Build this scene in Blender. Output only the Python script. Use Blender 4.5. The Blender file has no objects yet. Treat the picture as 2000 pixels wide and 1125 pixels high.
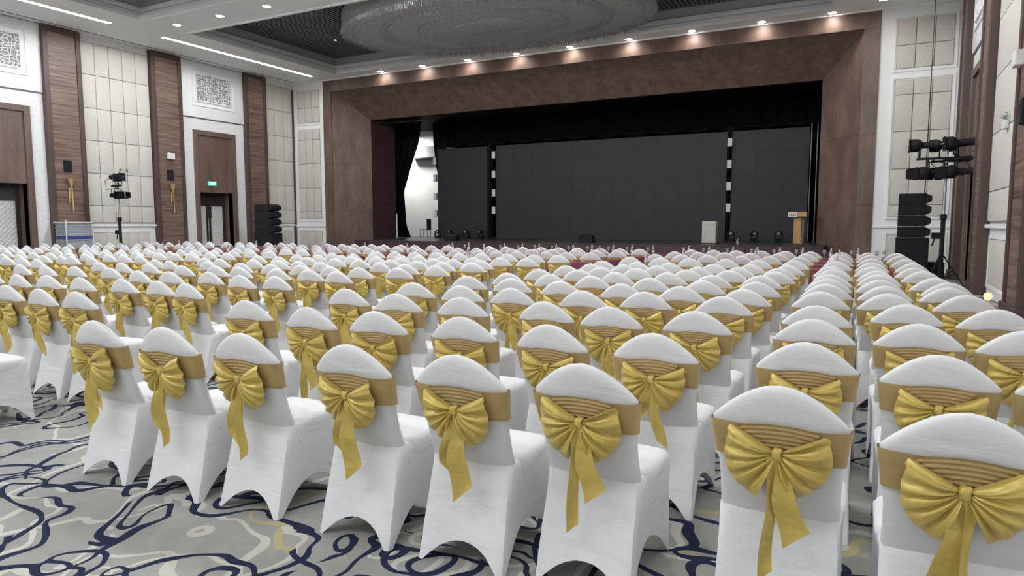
import bpy, bmesh, math, random
from mathutils import Vector, Matrix, noise
random.seed(11)
D = bpy.data
SC = bpy.context.scene
COL = SC.collection
PI = math.pi

# ------------------------------------------------------------------ camera
cam_d = D.cameras.new('camera'); cam_d.sensor_width = 36.0; cam_d.lens = 1333.0 / 2000.0 * 36.0
cam_d.clip_end = 200
cam = D.objects.new('camera', cam_d); COL.objects.link(cam)
_p, _y = 0.093128, 0.481765                      # pitch down, yaw to the left of the room axis
_fw = Vector((-math.sin(_y) * math.cos(_p), math.cos(_y) * math.cos(_p), -math.sin(_p)))
_r = Vector((math.cos(_y), math.sin(_y), 0)); _u = _r.cross(_fw)
_m = Matrix((_r, _u, -_fw)).transposed().to_4x4(); _m.translation = (0, 0, 1.5)
cam.matrix_world = _m
SC.camera = cam

# ------------------------------------------------------------------ world, exposure
w = D.worlds.new('world'); SC.world = w; w.use_nodes = True
w.node_tree.nodes['Background'].inputs[0].default_value = (0.8, 0.85, 1, 1)
w.node_tree.nodes['Background'].inputs[1].default_value = 0.02
SC.view_settings.view_transform = 'Standard'; SC.view_settings.look = 'None'
SC.view_settings.gamma = 1.0; SC.view_settings.use_curve_mapping = False
SC.view_settings.exposure = 0.16
SC.cycles.use_light_tree = False; SC.cycles.max_bounces = 5; SC.cycles.diffuse_bounces = 4; SC.cycles.glossy_bounces = 2; SC.cycles.transmission_bounces = 4
SC.cycles.caustics_reflective = False; SC.cycles.caustics_refractive = False
BEAM_W, FRONT_W, SLOT_E, BACKSTAGE_W = (360.0, 320.0, 290.0), 50.0, 13.0, 230.0

# ------------------------------------------------------------------ room measures (metres)
XL, XR, YB, YF, ZC = -24.6, 2.23, -8.0, 24.95, 8.2
TX0, TX1 = -21.5, -1.3                           # ceiling trays
TRAYS = [(16.7, 24.1), (7.4, 14.8), (-1.9, 5.5)]
BEAMS = [15.75, 6.45, -2.85]
ZS = 0.78                                        # stage height

# ------------------------------------------------------------------ materials
def nodes_of(name):
    m = D.materials.new(name); m.use_nodes = True
    nt = m.node_tree; b = nt.nodes['Principled BSDF']
    return m, nt, b
def mat(name, col, rough=0.6, metal=0.0, noise_scale=0, noise_amt=0.0, bump=0.0, bump_scale=200, spec=0.5, sheen=0.0, stretch=None):
    m, nt, b = nodes_of(name)
    b.inputs['Base Color'].default_value = (*col, 1); b.inputs['Roughness'].default_value = rough
    b.inputs['Metallic'].default_value = metal; b.inputs['Specular IOR Level'].default_value = spec
    if sheen: b.inputs['Sheen Weight'].default_value = sheen
    tc = nt.nodes.new('ShaderNodeTexCoord'); src = tc.outputs['Object']
    if stretch:
        mp = nt.nodes.new('ShaderNodeMapping'); mp.inputs['Scale'].default_value = stretch
        nt.links.new(src, mp.inputs['Vector']); src = mp.outputs['Vector']
    if noise_amt:
        n = nt.nodes.new('ShaderNodeTexNoise'); n.inputs['Scale'].default_value = noise_scale; n.inputs['Detail'].default_value = 5
        nt.links.new(src, n.inputs['Vector'])
        r = nt.nodes.new('ShaderNodeValToRGB')
        r.color_ramp.elements[0].position = 0.3; r.color_ramp.elements[1].position = 0.7
        r.color_ramp.elements[0].color = (*[c * (1 - noise_amt) for c in col], 1)
        r.color_ramp.elements[1].color = (*[min(1, c * (1 + noise_amt)) for c in col], 1)
        nt.links.new(n.outputs['Fac'], r.inputs['Fac']); nt.links.new(r.outputs['Color'], b.inputs['Base Color'])
    if bump:
        n2 = nt.nodes.new('ShaderNodeTexNoise'); n2.inputs['Scale'].default_value = bump_scale; n2.inputs['Detail'].default_value = 3
        nt.links.new(src, n2.inputs['Vector'])
        bp = nt.nodes.new('ShaderNodeBump'); bp.inputs['Strength'].default_value = bump; bp.inputs['Distance'].default_value = 0.01
        nt.links.new(n2.outputs['Fac'], bp.inputs['Height']); nt.links.new(bp.outputs['Normal'], b.inputs['Normal'])
    return m
def emis(name, col, strength):
    m, nt, b = nodes_of(name)
    b.inputs['Base Color'].default_value = (*col, 1)
    b.inputs['Emission Color'].default_value = (*col, 1); b.inputs['Emission Strength'].default_value = strength
    return m

def fabric_white(name, col):
    m, nt, b = nodes_of(name)
    b.inputs['Base Color'].default_value = (*col, 1); b.inputs['Roughness'].default_value = 0.75
    b.inputs['Sheen Weight'].default_value = 0.15; b.inputs['Specular IOR Level'].default_value = 0.3
    tc = nt.nodes.new('ShaderNodeTexCoord'); oi = nt.nodes.new('ShaderNodeObjectInfo')
    ad = nt.nodes.new('ShaderNodeVectorMath'); ad.operation = 'ADD'
    sc = nt.nodes.new('ShaderNodeVectorMath'); sc.operation = 'SCALE'; sc.inputs[3].default_value = 3.0
    nt.links.new(oi.outputs['Location'], sc.inputs[0])
    nt.links.new(tc.outputs['Object'], ad.inputs[0]); nt.links.new(sc.outputs[0], ad.inputs[1])
    mp = nt.nodes.new('ShaderNodeMapping'); mp.inputs['Rotation'].default_value = (0.0, 0.9, 0.5); mp.inputs['Scale'].default_value = (2.2, 2.2, 7)
    nt.links.new(ad.outputs[0], mp.inputs['Vector'])
    n = nt.nodes.new('ShaderNodeTexNoise'); n.inputs['Scale'].default_value = 1.6; n.inputs['Detail'].default_value = 3; n.inputs['Distortion'].default_value = 0.6
    nt.links.new(mp.outputs[0], n.inputs['Vector'])
    bp = nt.nodes.new('ShaderNodeBump'); bp.inputs['Strength'].default_value = 0.42; bp.inputs['Distance'].default_value = 0.02
    nt.links.new(n.outputs['Fac'], bp.inputs['Height']); nt.links.new(bp.outputs['Normal'], b.inputs['Normal'])
    return m
def satin(name, col, rough, bump, scale, metal=0.0):
    m, nt, b = nodes_of(name)
    b.inputs['Roughness'].default_value = rough; b.inputs['Sheen Weight'].default_value = 0.2; b.inputs['Metallic'].default_value = metal
    b.inputs['Sheen Tint'].default_value = (1, 0.85, 0.45, 1); b.inputs['Specular IOR Level'].default_value = 0.6
    tc = nt.nodes.new('ShaderNodeTexCoord'); oi = nt.nodes.new('ShaderNodeObjectInfo')
    ad = nt.nodes.new('ShaderNodeVectorMath'); ad.operation = 'ADD'
    nt.links.new(tc.outputs['Object'], ad.inputs[0]); nt.links.new(oi.outputs['Location'], ad.inputs[1])
    n = nt.nodes.new('ShaderNodeTexNoise'); n.inputs['Scale'].default_value = scale; n.inputs['Detail'].default_value = 2
    nt.links.new(ad.outputs[0], n.inputs['Vector'])
    r = nt.nodes.new('ShaderNodeValToRGB')
    r.color_ramp.elements[0].color = (*[c * 0.82 for c in col], 1); r.color_ramp.elements[1].color = (*[c * 1.12 for c in col], 1)
    nt.links.new(n.outputs['Fac'], r.inputs['Fac']); nt.links.new(r.outputs['Color'], b.inputs['Base Color'])
    bp = nt.nodes.new('ShaderNodeBump'); bp.inputs['Strength'].default_value = bump; bp.inputs['Distance'].default_value = 0.012
    nt.links.new(n.outputs['Fac'], bp.inputs['Height']); nt.links.new(bp.outputs['Normal'], b.inputs['Normal'])
    return m
def carpet():
    m, nt, b = nodes_of('swirl_carpet'); L = nt.links.new; N = nt.nodes.new
    b.inputs['Roughness'].default_value = 0.95; b.inputs['Specular IOR Level'].default_value = 0.1
    tc = N('ShaderNodeTexCoord')
    def mth(op, a, c=None):
        x = N('ShaderNodeMath'); x.operation = op
        if hasattr(a, 'links'): L(a, x.inputs[0])
        else: x.inputs[0].default_value = a
        if c is not None:
            if hasattr(c, 'links'): L(c, x.inputs[1])
            else: x.inputs[1].default_value = c
        return x.outputs[0]
    def nz(scale, off, detail=0.0, rough=0.5, dist=0.0):
        mp = N('ShaderNodeMapping'); mp.inputs['Location'].default_value = (off, off * 1.7, off * 0.3); L(tc.outputs['Object'], mp.inputs['Vector'])
        n = N('ShaderNodeTexNoise'); n.inputs['Scale'].default_value = scale; n.inputs['Detail'].default_value = detail
        n.inputs['Roughness'].default_value = rough; n.inputs['Distortion'].default_value = dist
        L(mp.outputs[0], n.inputs['Vector']); return n.outputs['Fac']
    def field(scale, off, k, dx, dy):
        mp = N('ShaderNodeMapping'); mp.inputs['Location'].default_value = (off + dx, off * 1.7 + dy, off * 0.3); L(tc.outputs['Object'], mp.inputs['Vector'])
        n = N('ShaderNodeTexNoise'); n.inputs['Scale'].default_value = scale; n.inputs['Detail'].default_value = 1.0
        n.inputs['Roughness'].default_value = k; n.inputs['Lacunarity'].default_value = 3.1; n.inputs['Distortion'].default_value = 0.3
        L(mp.outputs[0], n.inputs['Vector']); return n.outputs['Fac']
    wide = mth('ADD', mth('MULTIPLY', mth('POWER', nz(4.5, 9.0), 2.0), 0.036), 0.007)      # half width of a line in metres
    def dist(scale, off, k, sx=0.0, sy=0.0):
        h = 0.012; f = field(scale, off, k, sx, sy); fx = field(scale, off, k, sx + h, sy); fy = field(scale, off, k, sx, sy + h)
        gx = mth('DIVIDE', mth('SUBTRACT', fx, f), h); gy = mth('DIVIDE', mth('SUBTRACT', fy, f), h)
        g = mth('MAXIMUM', mth('SQRT', mth('ADD', mth('MULTIPLY', gx, gx), mth('MULTIPLY', gy, gy))), 0.22)
        return f, g
    def line(fg, level, width, fade_off, fade):
        d = mth('DIVIDE', mth('ABSOLUTE', mth('SUBTRACT', fg[0], level)), fg[1])
        return mth('MULTIPLY', mth('LESS_THAN', d, width), mth('GREATER_THAN', nz(0.8, fade_off), fade))
    f1 = dist(1.6, 0.0, 0.36); f2 = dist(1.45, 21.0, 0.37); f3 = dist(1.6, 37.0, 0.36); f4 = dist(1.6, 0.0, 0.36, 0.055, 0.03)
    navy = mth('MAXIMUM', line(f1, 0.50, wide, 3.0, 0.30), line(f2, 0.48, wide, 13.0, 0.33))
    navy = mth('MAXIMUM', navy, line(f1, 0.40, wide, 17.0, 0.42))
    cream = mth('MAXIMUM', line(f4, 0.50, mth('MULTIPLY', wide, 0.9), 31.0, 0.47), line(f3, 0.52, wide, 43.0, 0.44))
    yel = line(f3, 0.42, mth('MULTIPLY', wide, 0.8), 51.0, 0.52)
    base = N('ShaderNodeValToRGB'); L(nz(2.2, 61.0, 6.0, 0.7), base.inputs['Fac'])
    base.color_ramp.elements[0].position = 0.3; base.color_ramp.elements[1].position = 0.7
    base.color_ramp.elements[0].color = (0.30, 0.298, 0.278, 1); base.color_ramp.elements[1].color = (0.40, 0.395, 0.362, 1)
    def mix(fac, a, col):
        x = N('ShaderNodeMix'); x.data_type = 'RGBA'; L(fac, x.inputs[0]); L(a, x.inputs[6]); x.inputs[7].default_value = (*col, 1); return x.outputs[2]
    c = mix(yel, base.outputs[0], (0.47, 0.42, 0.22)); c = mix(cream, c, (0.56, 0.55, 0.49)); c = mix(navy, c, (0.022, 0.028, 0.062))
    L(c, b.inputs['Base Color'])
    n = N('ShaderNodeTexNoise'); n.inputs['Scale'].default_value = 420; L(tc.outputs['Object'], n.inputs['Vector'])
    bp = N('ShaderNodeBump'); bp.inputs['Strength'].default_value = 0.5; bp.inputs['Distance'].default_value = 0.004
    L(n.outputs['Fac'], bp.inputs['Height']); L(bp.outputs['Normal'], b.inputs['Normal'])
    return m
def streak_wood(name, dark, light, scale=(0.35, 0.35, 9.0), rough=0.45):
    m, nt, b = nodes_of(name); L = nt.links.new; N = nt.nodes.new
    b.inputs['Roughness'].default_value = rough; b.inputs['Specular IOR Level'].default_value = 0.4
    ge = N('ShaderNodeNewGeometry')
    mp = N('ShaderNodeMapping'); mp.inputs['Scale'].default_value = scale; L(ge.outputs['Position'], mp.inputs['Vector'])
    n = N('ShaderNodeTexNoise'); n.inputs['Scale'].default_value = 1.6; n.inputs['Detail'].default_value = 6; n.inputs['Roughness'].default_value = 0.72
    L(mp.outputs[0], n.inputs['Vector'])
    r = N('ShaderNodeValToRGB'); e = r.color_ramp.elements
    e[0].position = 0.36; e[0].color = (*dark, 1); e[1].position = 0.66; e[1].color = (*light, 1)
    L(n.outputs['Fac'], r.inputs['Fac']); L(r.outputs[0], b.inputs['Base Color'])
    return m

M = {}
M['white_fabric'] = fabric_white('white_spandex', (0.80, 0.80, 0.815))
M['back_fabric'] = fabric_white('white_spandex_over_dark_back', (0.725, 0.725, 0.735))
M['gold_band'] = satin('gold_lycra', (0.45, 0.315, 0.13), 0.55, 0.2, 9)
M['gold_satin'] = satin('gold_satin', (0.64, 0.475, 0.115), 0.36, 0.6, 22, 0.18)
M['carpet'] = carpet()
M['wall_white'] = mat('white_paint', (0.83, 0.83, 0.825), 0.6, noise_scale=1.2, noise_amt=0.03)
M['wallpaper'] = mat('pale_wallpaper', (0.76, 0.76, 0.755), 0.7, noise_scale=3.5, noise_amt=0.06, bump=0.06, bump_scale=9, stretch=(1, 1, 4))
M['ceil_white'] = mat('ceiling_paint', (0.90, 0.90, 0.89), 0.7)
M['ceil_grey'] = mat('cove_shade_grey', (0.42, 0.42, 0.44), 0.7)  # ceiling white darkened to grey for the shadow inside the tray coves
M['fabric_panel'] = mat('fabric_panel', (0.60, 0.57, 0.52), 0.85, noise_scale=30, noise_amt=0.05, bump=0.2, bump_scale=120)
M['joint'] = mat('panel_joint', (0.33, 0.33, 0.32), 0.8)
M['walnut'] = streak_wood('streaked_walnut', (0.085, 0.053, 0.042), (0.28, 0.19, 0.15))
M['walnut_edge'] = mat('walnut_edge', (0.080, 0.050, 0.042), 0.5, noise_scale=6, noise_amt=0.15, stretch=(1, 1, 0.2))
M['mahogany'] = streak_wood('proscenium_wood', (0.105, 0.067, 0.055), (0.185, 0.125, 0.100), scale=(1.6, 1.6, 0.5))
M['door_wood'] = streak_wood('door_wood', (0.11, 0.073, 0.058), (0.18, 0.124, 0.098), scale=(2, 2, 0.3))
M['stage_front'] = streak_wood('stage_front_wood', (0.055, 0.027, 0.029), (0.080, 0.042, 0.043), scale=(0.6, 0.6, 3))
M['stage_floor'] = mat('stage_boards', (0.055, 0.045, 0.045), 0.28, noise_scale=4, noise_amt=0.3)
M['black'] = mat('black_drape', (0.010, 0.010, 0.014), 0.95, noise_scale=8, noise_amt=0.3, spec=0.1)
M['black_plastic'] = mat('black_plastic', (0.014, 0.014, 0.018), 0.7, noise_scale=20, noise_amt=0.15, spec=0.2)
M['dark_grille'] = mat('dark_grille', (0.017, 0.017, 0.020), 0.8, spec=0.2, bump=0.5, bump_scale=300)
M['led'] = mat('led_screen_face', (0.026, 0.027, 0.028), 0.6, noise_scale=90, noise_amt=0.12, bump=0.3, bump_scale=250)
M['steel'] = mat('steel_tube', (0.45, 0.46, 0.47), 0.35, 0.8)
M['brass'] = mat('brass', (0.75, 0.55, 0.25), 0.42, 0.8)
M['quilt'] = mat('quilted_white', (0.66, 0.65, 0.63), 0.45)
M['burgundy'] = mat('burgundy_cloth', (0.15, 0.028, 0.042), 0.8, noise_scale=12, noise_amt=0.12, bump=0.15, bump_scale=40)
M['slat_dark'] = mat('dark_slat', (0.12, 0.12, 0.15), 0.5)
M['door_dark'] = mat('door_dark', (0.030, 0.025, 0.023), 0.5, noise_scale=5, noise_amt=0.2)
M['crystal'] = mat('dull_crystal', (0.30, 0.30, 0.29), 0.3, noise_scale=60, noise_amt=0.25, spec=0.8)
M['chand'] = mat('chandelier_mesh', (0.42, 0.415, 0.41), 0.5, noise_scale=14, noise_amt=0.25, bump=0.8, bump_scale=40)
M['pine'] = mat('light_oak', (0.46, 0.26, 0.10), 0.45, noise_scale=5, noise_amt=0.15, stretch=(4, 4, 0.5))
M['grey_plastic'] = mat('pale_grey_plastic', (0.46, 0.46, 0.41), 0.6, noise_scale=60, noise_amt=0.06)
M['white_plastic'] = mat('white_plastic', (0.72, 0.72, 0.72), 0.5, noise_scale=20, noise_amt=0.03)
M['panel_grey'] = mat('grey_board', (0.36, 0.38, 0.41), 0.6, noise_scale=8, noise_amt=0.12)
M['panel_blue'] = mat('blue_board', (0.045, 0.075, 0.26), 0.6, noise_scale=8, noise_amt=0.1)
M['dark_chair'] = mat('dark_upholstery', (0.030, 0.030, 0.028), 0.8, noise_scale=40, noise_amt=0.2)
M['exit_green'] = emis('exit_green', (0.02, 0.55, 0.33), 0.9)
M['exit_white'] = emis('exit_white', (0.85, 1.0, 0.92), 1.6)
M['bulb'] = emis('downlight_bulb', (1.0, 0.97, 0.92), 55.0)
for _k in ('bulb', 'exit_green', 'exit_white'): M[_k].cycles.emission_sampling = 'NONE'
M['tube'] = emis('tube_light', (1.0, 0.98, 0.95), SLOT_E)
M['warm'] = emis('warm_lamp', (1.0, 0.55, 0.24), 1.6)
def glass(name, col, rough=0.03):
    m, nt, b = nodes_of(name)
    b.inputs['Base Color'].default_value = (*col, 1); b.inputs['Roughness'].default_value = rough
    b.inputs['Transmission Weight'].default_value = 0.75; b.inputs['IOR'].default_value = 1.3
    n = nt.nodes.new('ShaderNodeTexNoise'); n.inputs['Scale'].default_value = 30
    bp = nt.nodes.new('ShaderNodeBump'); bp.inputs['Strength'].default_value = 0.05
    nt.links.new(n.outputs['Fac'], bp.inputs['Height']); nt.links.new(bp.outputs['Normal'], b.inputs['Normal'])
    return m
M['clear'] = glass('clear_plastic', (0.93, 0.95, 0.97), 0.08)
M['glass'] = glass('drinking_glass', (0.95, 0.96, 0.97))

# ------------------------------------------------------------------ mesh helpers
class MB:
    def __init__(s): s.v = []; s.f = []
    def add(s, vs, fs):
        o = len(s.v); s.v += [tuple(v) for v in vs]; s.f += [tuple(i + o for i in f) for f in fs]; return s
    def box(s, x0, x1, y0, y1, z0, z1):
        return s.add([(x0, y0, z0), (x1, y0, z0), (x1, y1, z0), (x0, y1, z0), (x0, y0, z1), (x1, y0, z1), (x1, y1, z1), (x0, y1, z1)],
                     [(0, 3, 2, 1), (4, 5, 6, 7), (0, 1, 5, 4), (1, 2, 6, 5), (2, 3, 7, 6), (3, 0, 4, 7)])
    def grid(s, rows, closed=False):
        n = len(rows[0]); vs = [p for r in rows for p in r]; fs = []
        for i in range(len(rows) - 1):
            for j in range(n if closed else n - 1):
                a, b = i * n + j, i * n + (j + 1) % n
                fs.append((a, b, b + n, a + n))
        return s.add(vs, fs)
    def tube(s, pts, r, n=8, cap=True):
        pts = [Vector(p) for p in pts]; rows = []; rr = r if isinstance(r, (list, tuple)) else [r] * len(pts)
        up = Vector((0, 0, 1))
        for i, p in enumerate(pts):
            t = (pts[min(i + 1, len(pts) - 1)] - pts[max(i - 1, 0)]).normalized()
            a = t.cross(up)
            if a.length < 1e-3: a = t.cross(Vector((1, 0, 0)))
            a.normalize(); b = t.cross(a)
            rows.append([p + (a * math.cos(2 * PI * k / n) + b * math.sin(2 * PI * k / n)) * rr[i] for k in range(n)])
        o = len(s.v); s.grid(rows, True)
        if cap:
            s.f.append(tuple(o + k for k in range(n - 1, -1, -1))); e = o + (len(rows) - 1) * n
            s.f.append(tuple(e + k for k in range(n)))
        return s
    def lathe(s, prof, n=16, c=(0, 0, 0), axis='z', cap=True):
        rows = []
        for r, h in prof:
            row = []
            for k in range(n):
                a = 2 * PI * k / n; x, y = r * math.cos(a), r * math.sin(a)
                q = (x, y, h) if axis == 'z' else ((h, x, y) if axis == 'x' else (x, h, y))
                row.append((q[0] + c[0], q[1] + c[1], q[2] + c[2]))
            rows.append(row)
        o = len(s.v); s.grid(rows, True)
        if cap:
            s.f.append(tuple(o + k for k in range(n - 1, -1, -1))); e = o + (len(rows) - 1) * n
            s.f.append(tuple(e + k for k in range(n)))
        return s
    def prism(s, poly, d0, d1, axis='y'):
        def q(a, b, d): return (a, d, b) if axis == 'y' else ((d, a, b) if axis == 'x' else (a, b, d))
        n = len(poly); vs = [q(a, b, d0) for a, b in poly] + [q(a, b, d1) for a, b in poly]
        fs = [tuple(range(n)), tuple(range(2 * n - 1, n - 1, -1))] + [(i, (i + 1) % n, (i + 1) % n + n, i + n) for i in range(n)]
        return s.add(vs, fs)
    def mesh(s, name, m, smooth=False, bevel=0.0):
        me = D.meshes.new(name); me.from_pydata(s.v, [], s.f); me.update()
        bm = bmesh.new(); bm.from_mesh(me); bmesh.ops.recalc_face_normals(bm, faces=bm.faces)
        if bevel:
            bmesh.ops.bevel(bm, geom=[e for e in bm.edges if len(e.link_faces) == 2 and e.calc_face_angle(0) > 0.6], offset=bevel, segments=2, affect='EDGES', profile=0.6)
        bm.to_mesh(me); bm.free()
        if smooth:
            me.polygons.foreach_set('use_smooth', [True] * len(me.polygons))
            if smooth != 'all':
                try: me.set_sharp_from_angle(angle=math.radians(50))
                except Exception: pass
        me.materials.append(M[m] if isinstance(m, str) else m)
        return me
    def build(s, name, m, parent=None, smooth=False, bevel=0.0, loc=None, rz=0.0):
        return put(name, s.mesh(name, m, smooth, bevel), parent, loc, rz)
def put(name, me, parent=None, loc=None, rz=0.0):
    o = D.objects.new(name, me); COL.objects.link(o)
    if loc is not None: o.location = loc
    if rz: o.rotation_euler = (0, 0, rz)
    if parent is not None: o.parent = parent
    return o
def empty(name, loc=(0, 0, 0), rz=0.0):
    o = D.objects.new(name, None); COL.objects.link(o); o.location = loc; o.rotation_euler = (0, 0, rz); o.empty_display_size = 0.1
    return o
def tag(o, label, cat, group=None, kind=None):
    o['label'] = label; o['category'] = cat
    if group: o['group'] = group
    if kind: o['kind'] = kind
    return o
def copy_tree(o, parent=None):
    c = o.copy(); COL.objects.link(c); c.parent = parent
    for ch in o.children: copy_tree(ch, c)
    return c
_tiles = {}
def tile(name, m, a0, a1, z0, z1, face, depth, parent, axis, sign, bevel=0.012):
    """A wall piece a0..a1 along the wall, z0..z1 up, standing proud of `face` by depth; axis = wall normal axis, sign = towards the room."""
    w_, h_ = round(a1 - a0, 3), round(z1 - z0, 3)
    key = (name, str(m), w_, h_, depth, axis, bevel)
    if key not in _tiles:
        b = MB()
        if axis == 'x': b.box(-depth / 2, depth / 2, -w_ / 2, w_ / 2, -h_ / 2, h_ / 2)
        else: b.box(-w_ / 2, w_ / 2, -depth / 2, depth / 2, -h_ / 2, h_ / 2)
        _tiles[key] = b.mesh(name, m, smooth=True, bevel=min(bevel, depth * 0.45))
    ca, cz, cf = (a0 + a1) / 2, (z0 + z1) / 2, face + sign * depth / 2
    return put(name, _tiles[key], parent, (cf, ca, cz) if axis == 'x' else (ca, cf, cz))
def moulding(b, a0, a1, z0, z1, face, axis, sign, wd=0.05, dp=0.03):
    """Four raised bars round a rectangle on a wall."""
    lo, hi = sorted((face, face + sign * dp))
    for (p, q, r, t) in ((a0, a1, z1 - wd, z1), (a0, a1, z0, z0 + wd), (a0, a0 + wd, z0 + wd, z1 - wd), (a1 - wd, a1, z0 + wd, z1 - wd)):
        if axis == 'x': b.box(lo, hi, p, q, r, t)
        else: b.box(p, q, lo, hi, r, t)

# ================================================================== the room
XL, YF, ZC = -24.95, 24.85, 8.18
def struct(o, label, cat): return tag(o, label, cat, kind='structure')
struct(MB().box(XL - 0.4, XR + 0.4, YB - 0.3, 26.0, -0.2, 0.0).build('floor', 'carpet'), 'grey patterned carpet with winding navy, cream and yellow lines', 'carpet floor')

DOORS = {-1: [(10.9, 13.05), (19.25, 21.35)], 1: [(19.25, 21.35)]}      # frame extents along the wall
def side_wall(name, face, sign, label):
    b = MB(); x0, x1 = sorted((face, face - sign * 0.25)); cuts = []
    for d0, d1 in DOORS[-sign]: cuts.append((d0 + 0.2, d1 - 0.2))
    y = YB - 0.3
    for c0, c1 in cuts:
        b.box(x0, x1, y, c0, 0, ZC + 0.1); b.box(x0, x1, c0, c1, 2.85, ZC + 0.1); y = c1
    b.box(x0, x1, y, YF + 0.3, 0, ZC + 0.1)
    return struct(b.build(name, 'wall_white'), label, 'wall')
wall_l = side_wall('wall_left', XL, 1, 'tall white left wall with fabric panels between walnut pilasters')
wall_r = side_wall('wall_right', XR, -1, 'right wall seen at a slant, with walnut pilasters and white panels')
struct(MB().box(XL - 0.3, XR + 0.3, YB - 0.3, YB, 0, ZC).build('wall_back', 'wall_white'), 'plain white wall at the back of the hall', 'wall')
wf = MB(); wf.box(XL - 0.25, -22.96, YF, YF + 0.25, 0, ZC + 0.1); wf.box(0.04, XR + 0.25, YF, YF + 0.25, 0, ZC + 0.1); wf.box(-22.96, 0.04, YF + 0.05, YF + 0.25, 8.1, ZC + 0.1)
wall_f = struct(wf.build('wall_front', 'wall_white'), 'white front wall with framed fabric panels on both sides of the stage', 'wall')

# fabric panels, mouldings and rails
PANEL_ROWS = [1.56, 2.17, 3.33, 4.49, 5.64, 6.81, 7.93]
def panel_bay(wall, face, sign, y0, y1, n, tag_m='fabric_panel'):
    tile('joint_backing', 'joint', y0 + 0.02, y1 - 0.02, 1.52, 7.95, face, 0.02, wall, 'x', sign, 0)
    wd = (y1 - y0 - 0.08) / n
    for i in range(n):
        for z0, z1 in zip(PANEL_ROWS[:-1], PANEL_ROWS[1:]):
            tile('panel', tag_m, y0 + 0.04 + i * wd + 0.008, y0 + 0.04 + (i + 1) * wd - 0.008, z0 + 0.008, z1 - 0.008, face + sign * 0.015, 0.05, wall, 'x', sign)
    lo, hi = sorted((face, face + sign * 0.10))
    MB().box(lo, hi, y0, y1, 1.42, 1.50).build('rail', 'wall_white', wall, bevel=0.01)
    b = MB(); moulding(b, y0 + 0.16, y1 - 0.16, 0.20, 1.27, face, 'x', sign, 0.06, 0.035); b.build('moulding', 'wall_white', wall)
    wd = (y1 - y0 - 0.48) / n
    for i in range(n):
        tile('panel', tag_m, y0 + 0.24 + i * wd + 0.006, y0 + 0.24 + (i + 1) * wd - 0.006, 0.27, 1.20, face, 0.02, wall, 'x', sign)
def pilaster(wall, face, sign, y0, y1):
    lo, hi = sorted((face - sign * 0.02, face + sign * 0.22)); b = MB()
    b.box(lo, hi, y0, y0 + 0.16, 0.0, ZC - 0.02); b.box(lo, hi, y1 - 0.16, y1, 0.0, ZC - 0.02); b.box(lo, hi, y0 + 0.16, y1 - 0.16, ZC - 0.2, ZC - 0.02)
    b.build('pilaster_frame', 'walnut_edge', wall, bevel=0.012)
    lo, hi = sorted((face - sign * 0.02, face + sign * 0.18))
    MB().box(lo, hi, y0 + 0.16, y1 - 0.16, 0.0, ZC - 0.2).build('pilaster_panel', 'walnut', wall)
    lo, hi = sorted((face, face + sign * 0.26))
    MB().box(lo, hi, y0 - 0.03, y1 + 0.03, 0.0, 0.22).build('plinth', 'walnut_edge', wall, bevel=0.015)
def lattice(y0, y1, z0, z1, face, sign, wall, seed):
    rnd = random.Random(seed); ny, nz = 14, 10; b = MB(); P = {}
    for i in range(ny + 1):
        for j in range(nz + 1):
            jy = 0 if i in (0, ny) else rnd.uniform(-0.4, 0.4); jz = 0 if j in (0, nz) else rnd.uniform(-0.4, 0.4)
            P[i, j] = Vector((face + sign * 0.035, y0 + (y1 - y0) * (i + jy + 0.25 * (j % 2) * (0 < i < ny)) / ny, z0 + (z1 - z0) * (j + jz) / nz))
    for i in range(ny + 1):
        for j in range(nz + 1):
            for q in ((i + 1, j), (i, j + 1)):
                if q in P and rnd.random() < 0.86: b.tube([P[i, j], P[q]], 0.016, 4, False)
    b.build('lattice_screen', 'wall_white', wall)
    tile('lattice_backing', 'joint', y0, y1, z0, z1, face, 0.012, wall, 'x', sign, 0)
    b = MB(); moulding(b, y0 - 0.22, y1 + 0.22, z0 - 0.22, z1 + 0.22, face, 'x', sign, 0.05, 0.04); moulding(b, y0 - 0.04, y1 + 0.04, z0 - 0.04, z1 + 0.04, face, 'x', sign, 0.04, 0.06)
    b.build('moulding', 'wall_white', wall)
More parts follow.
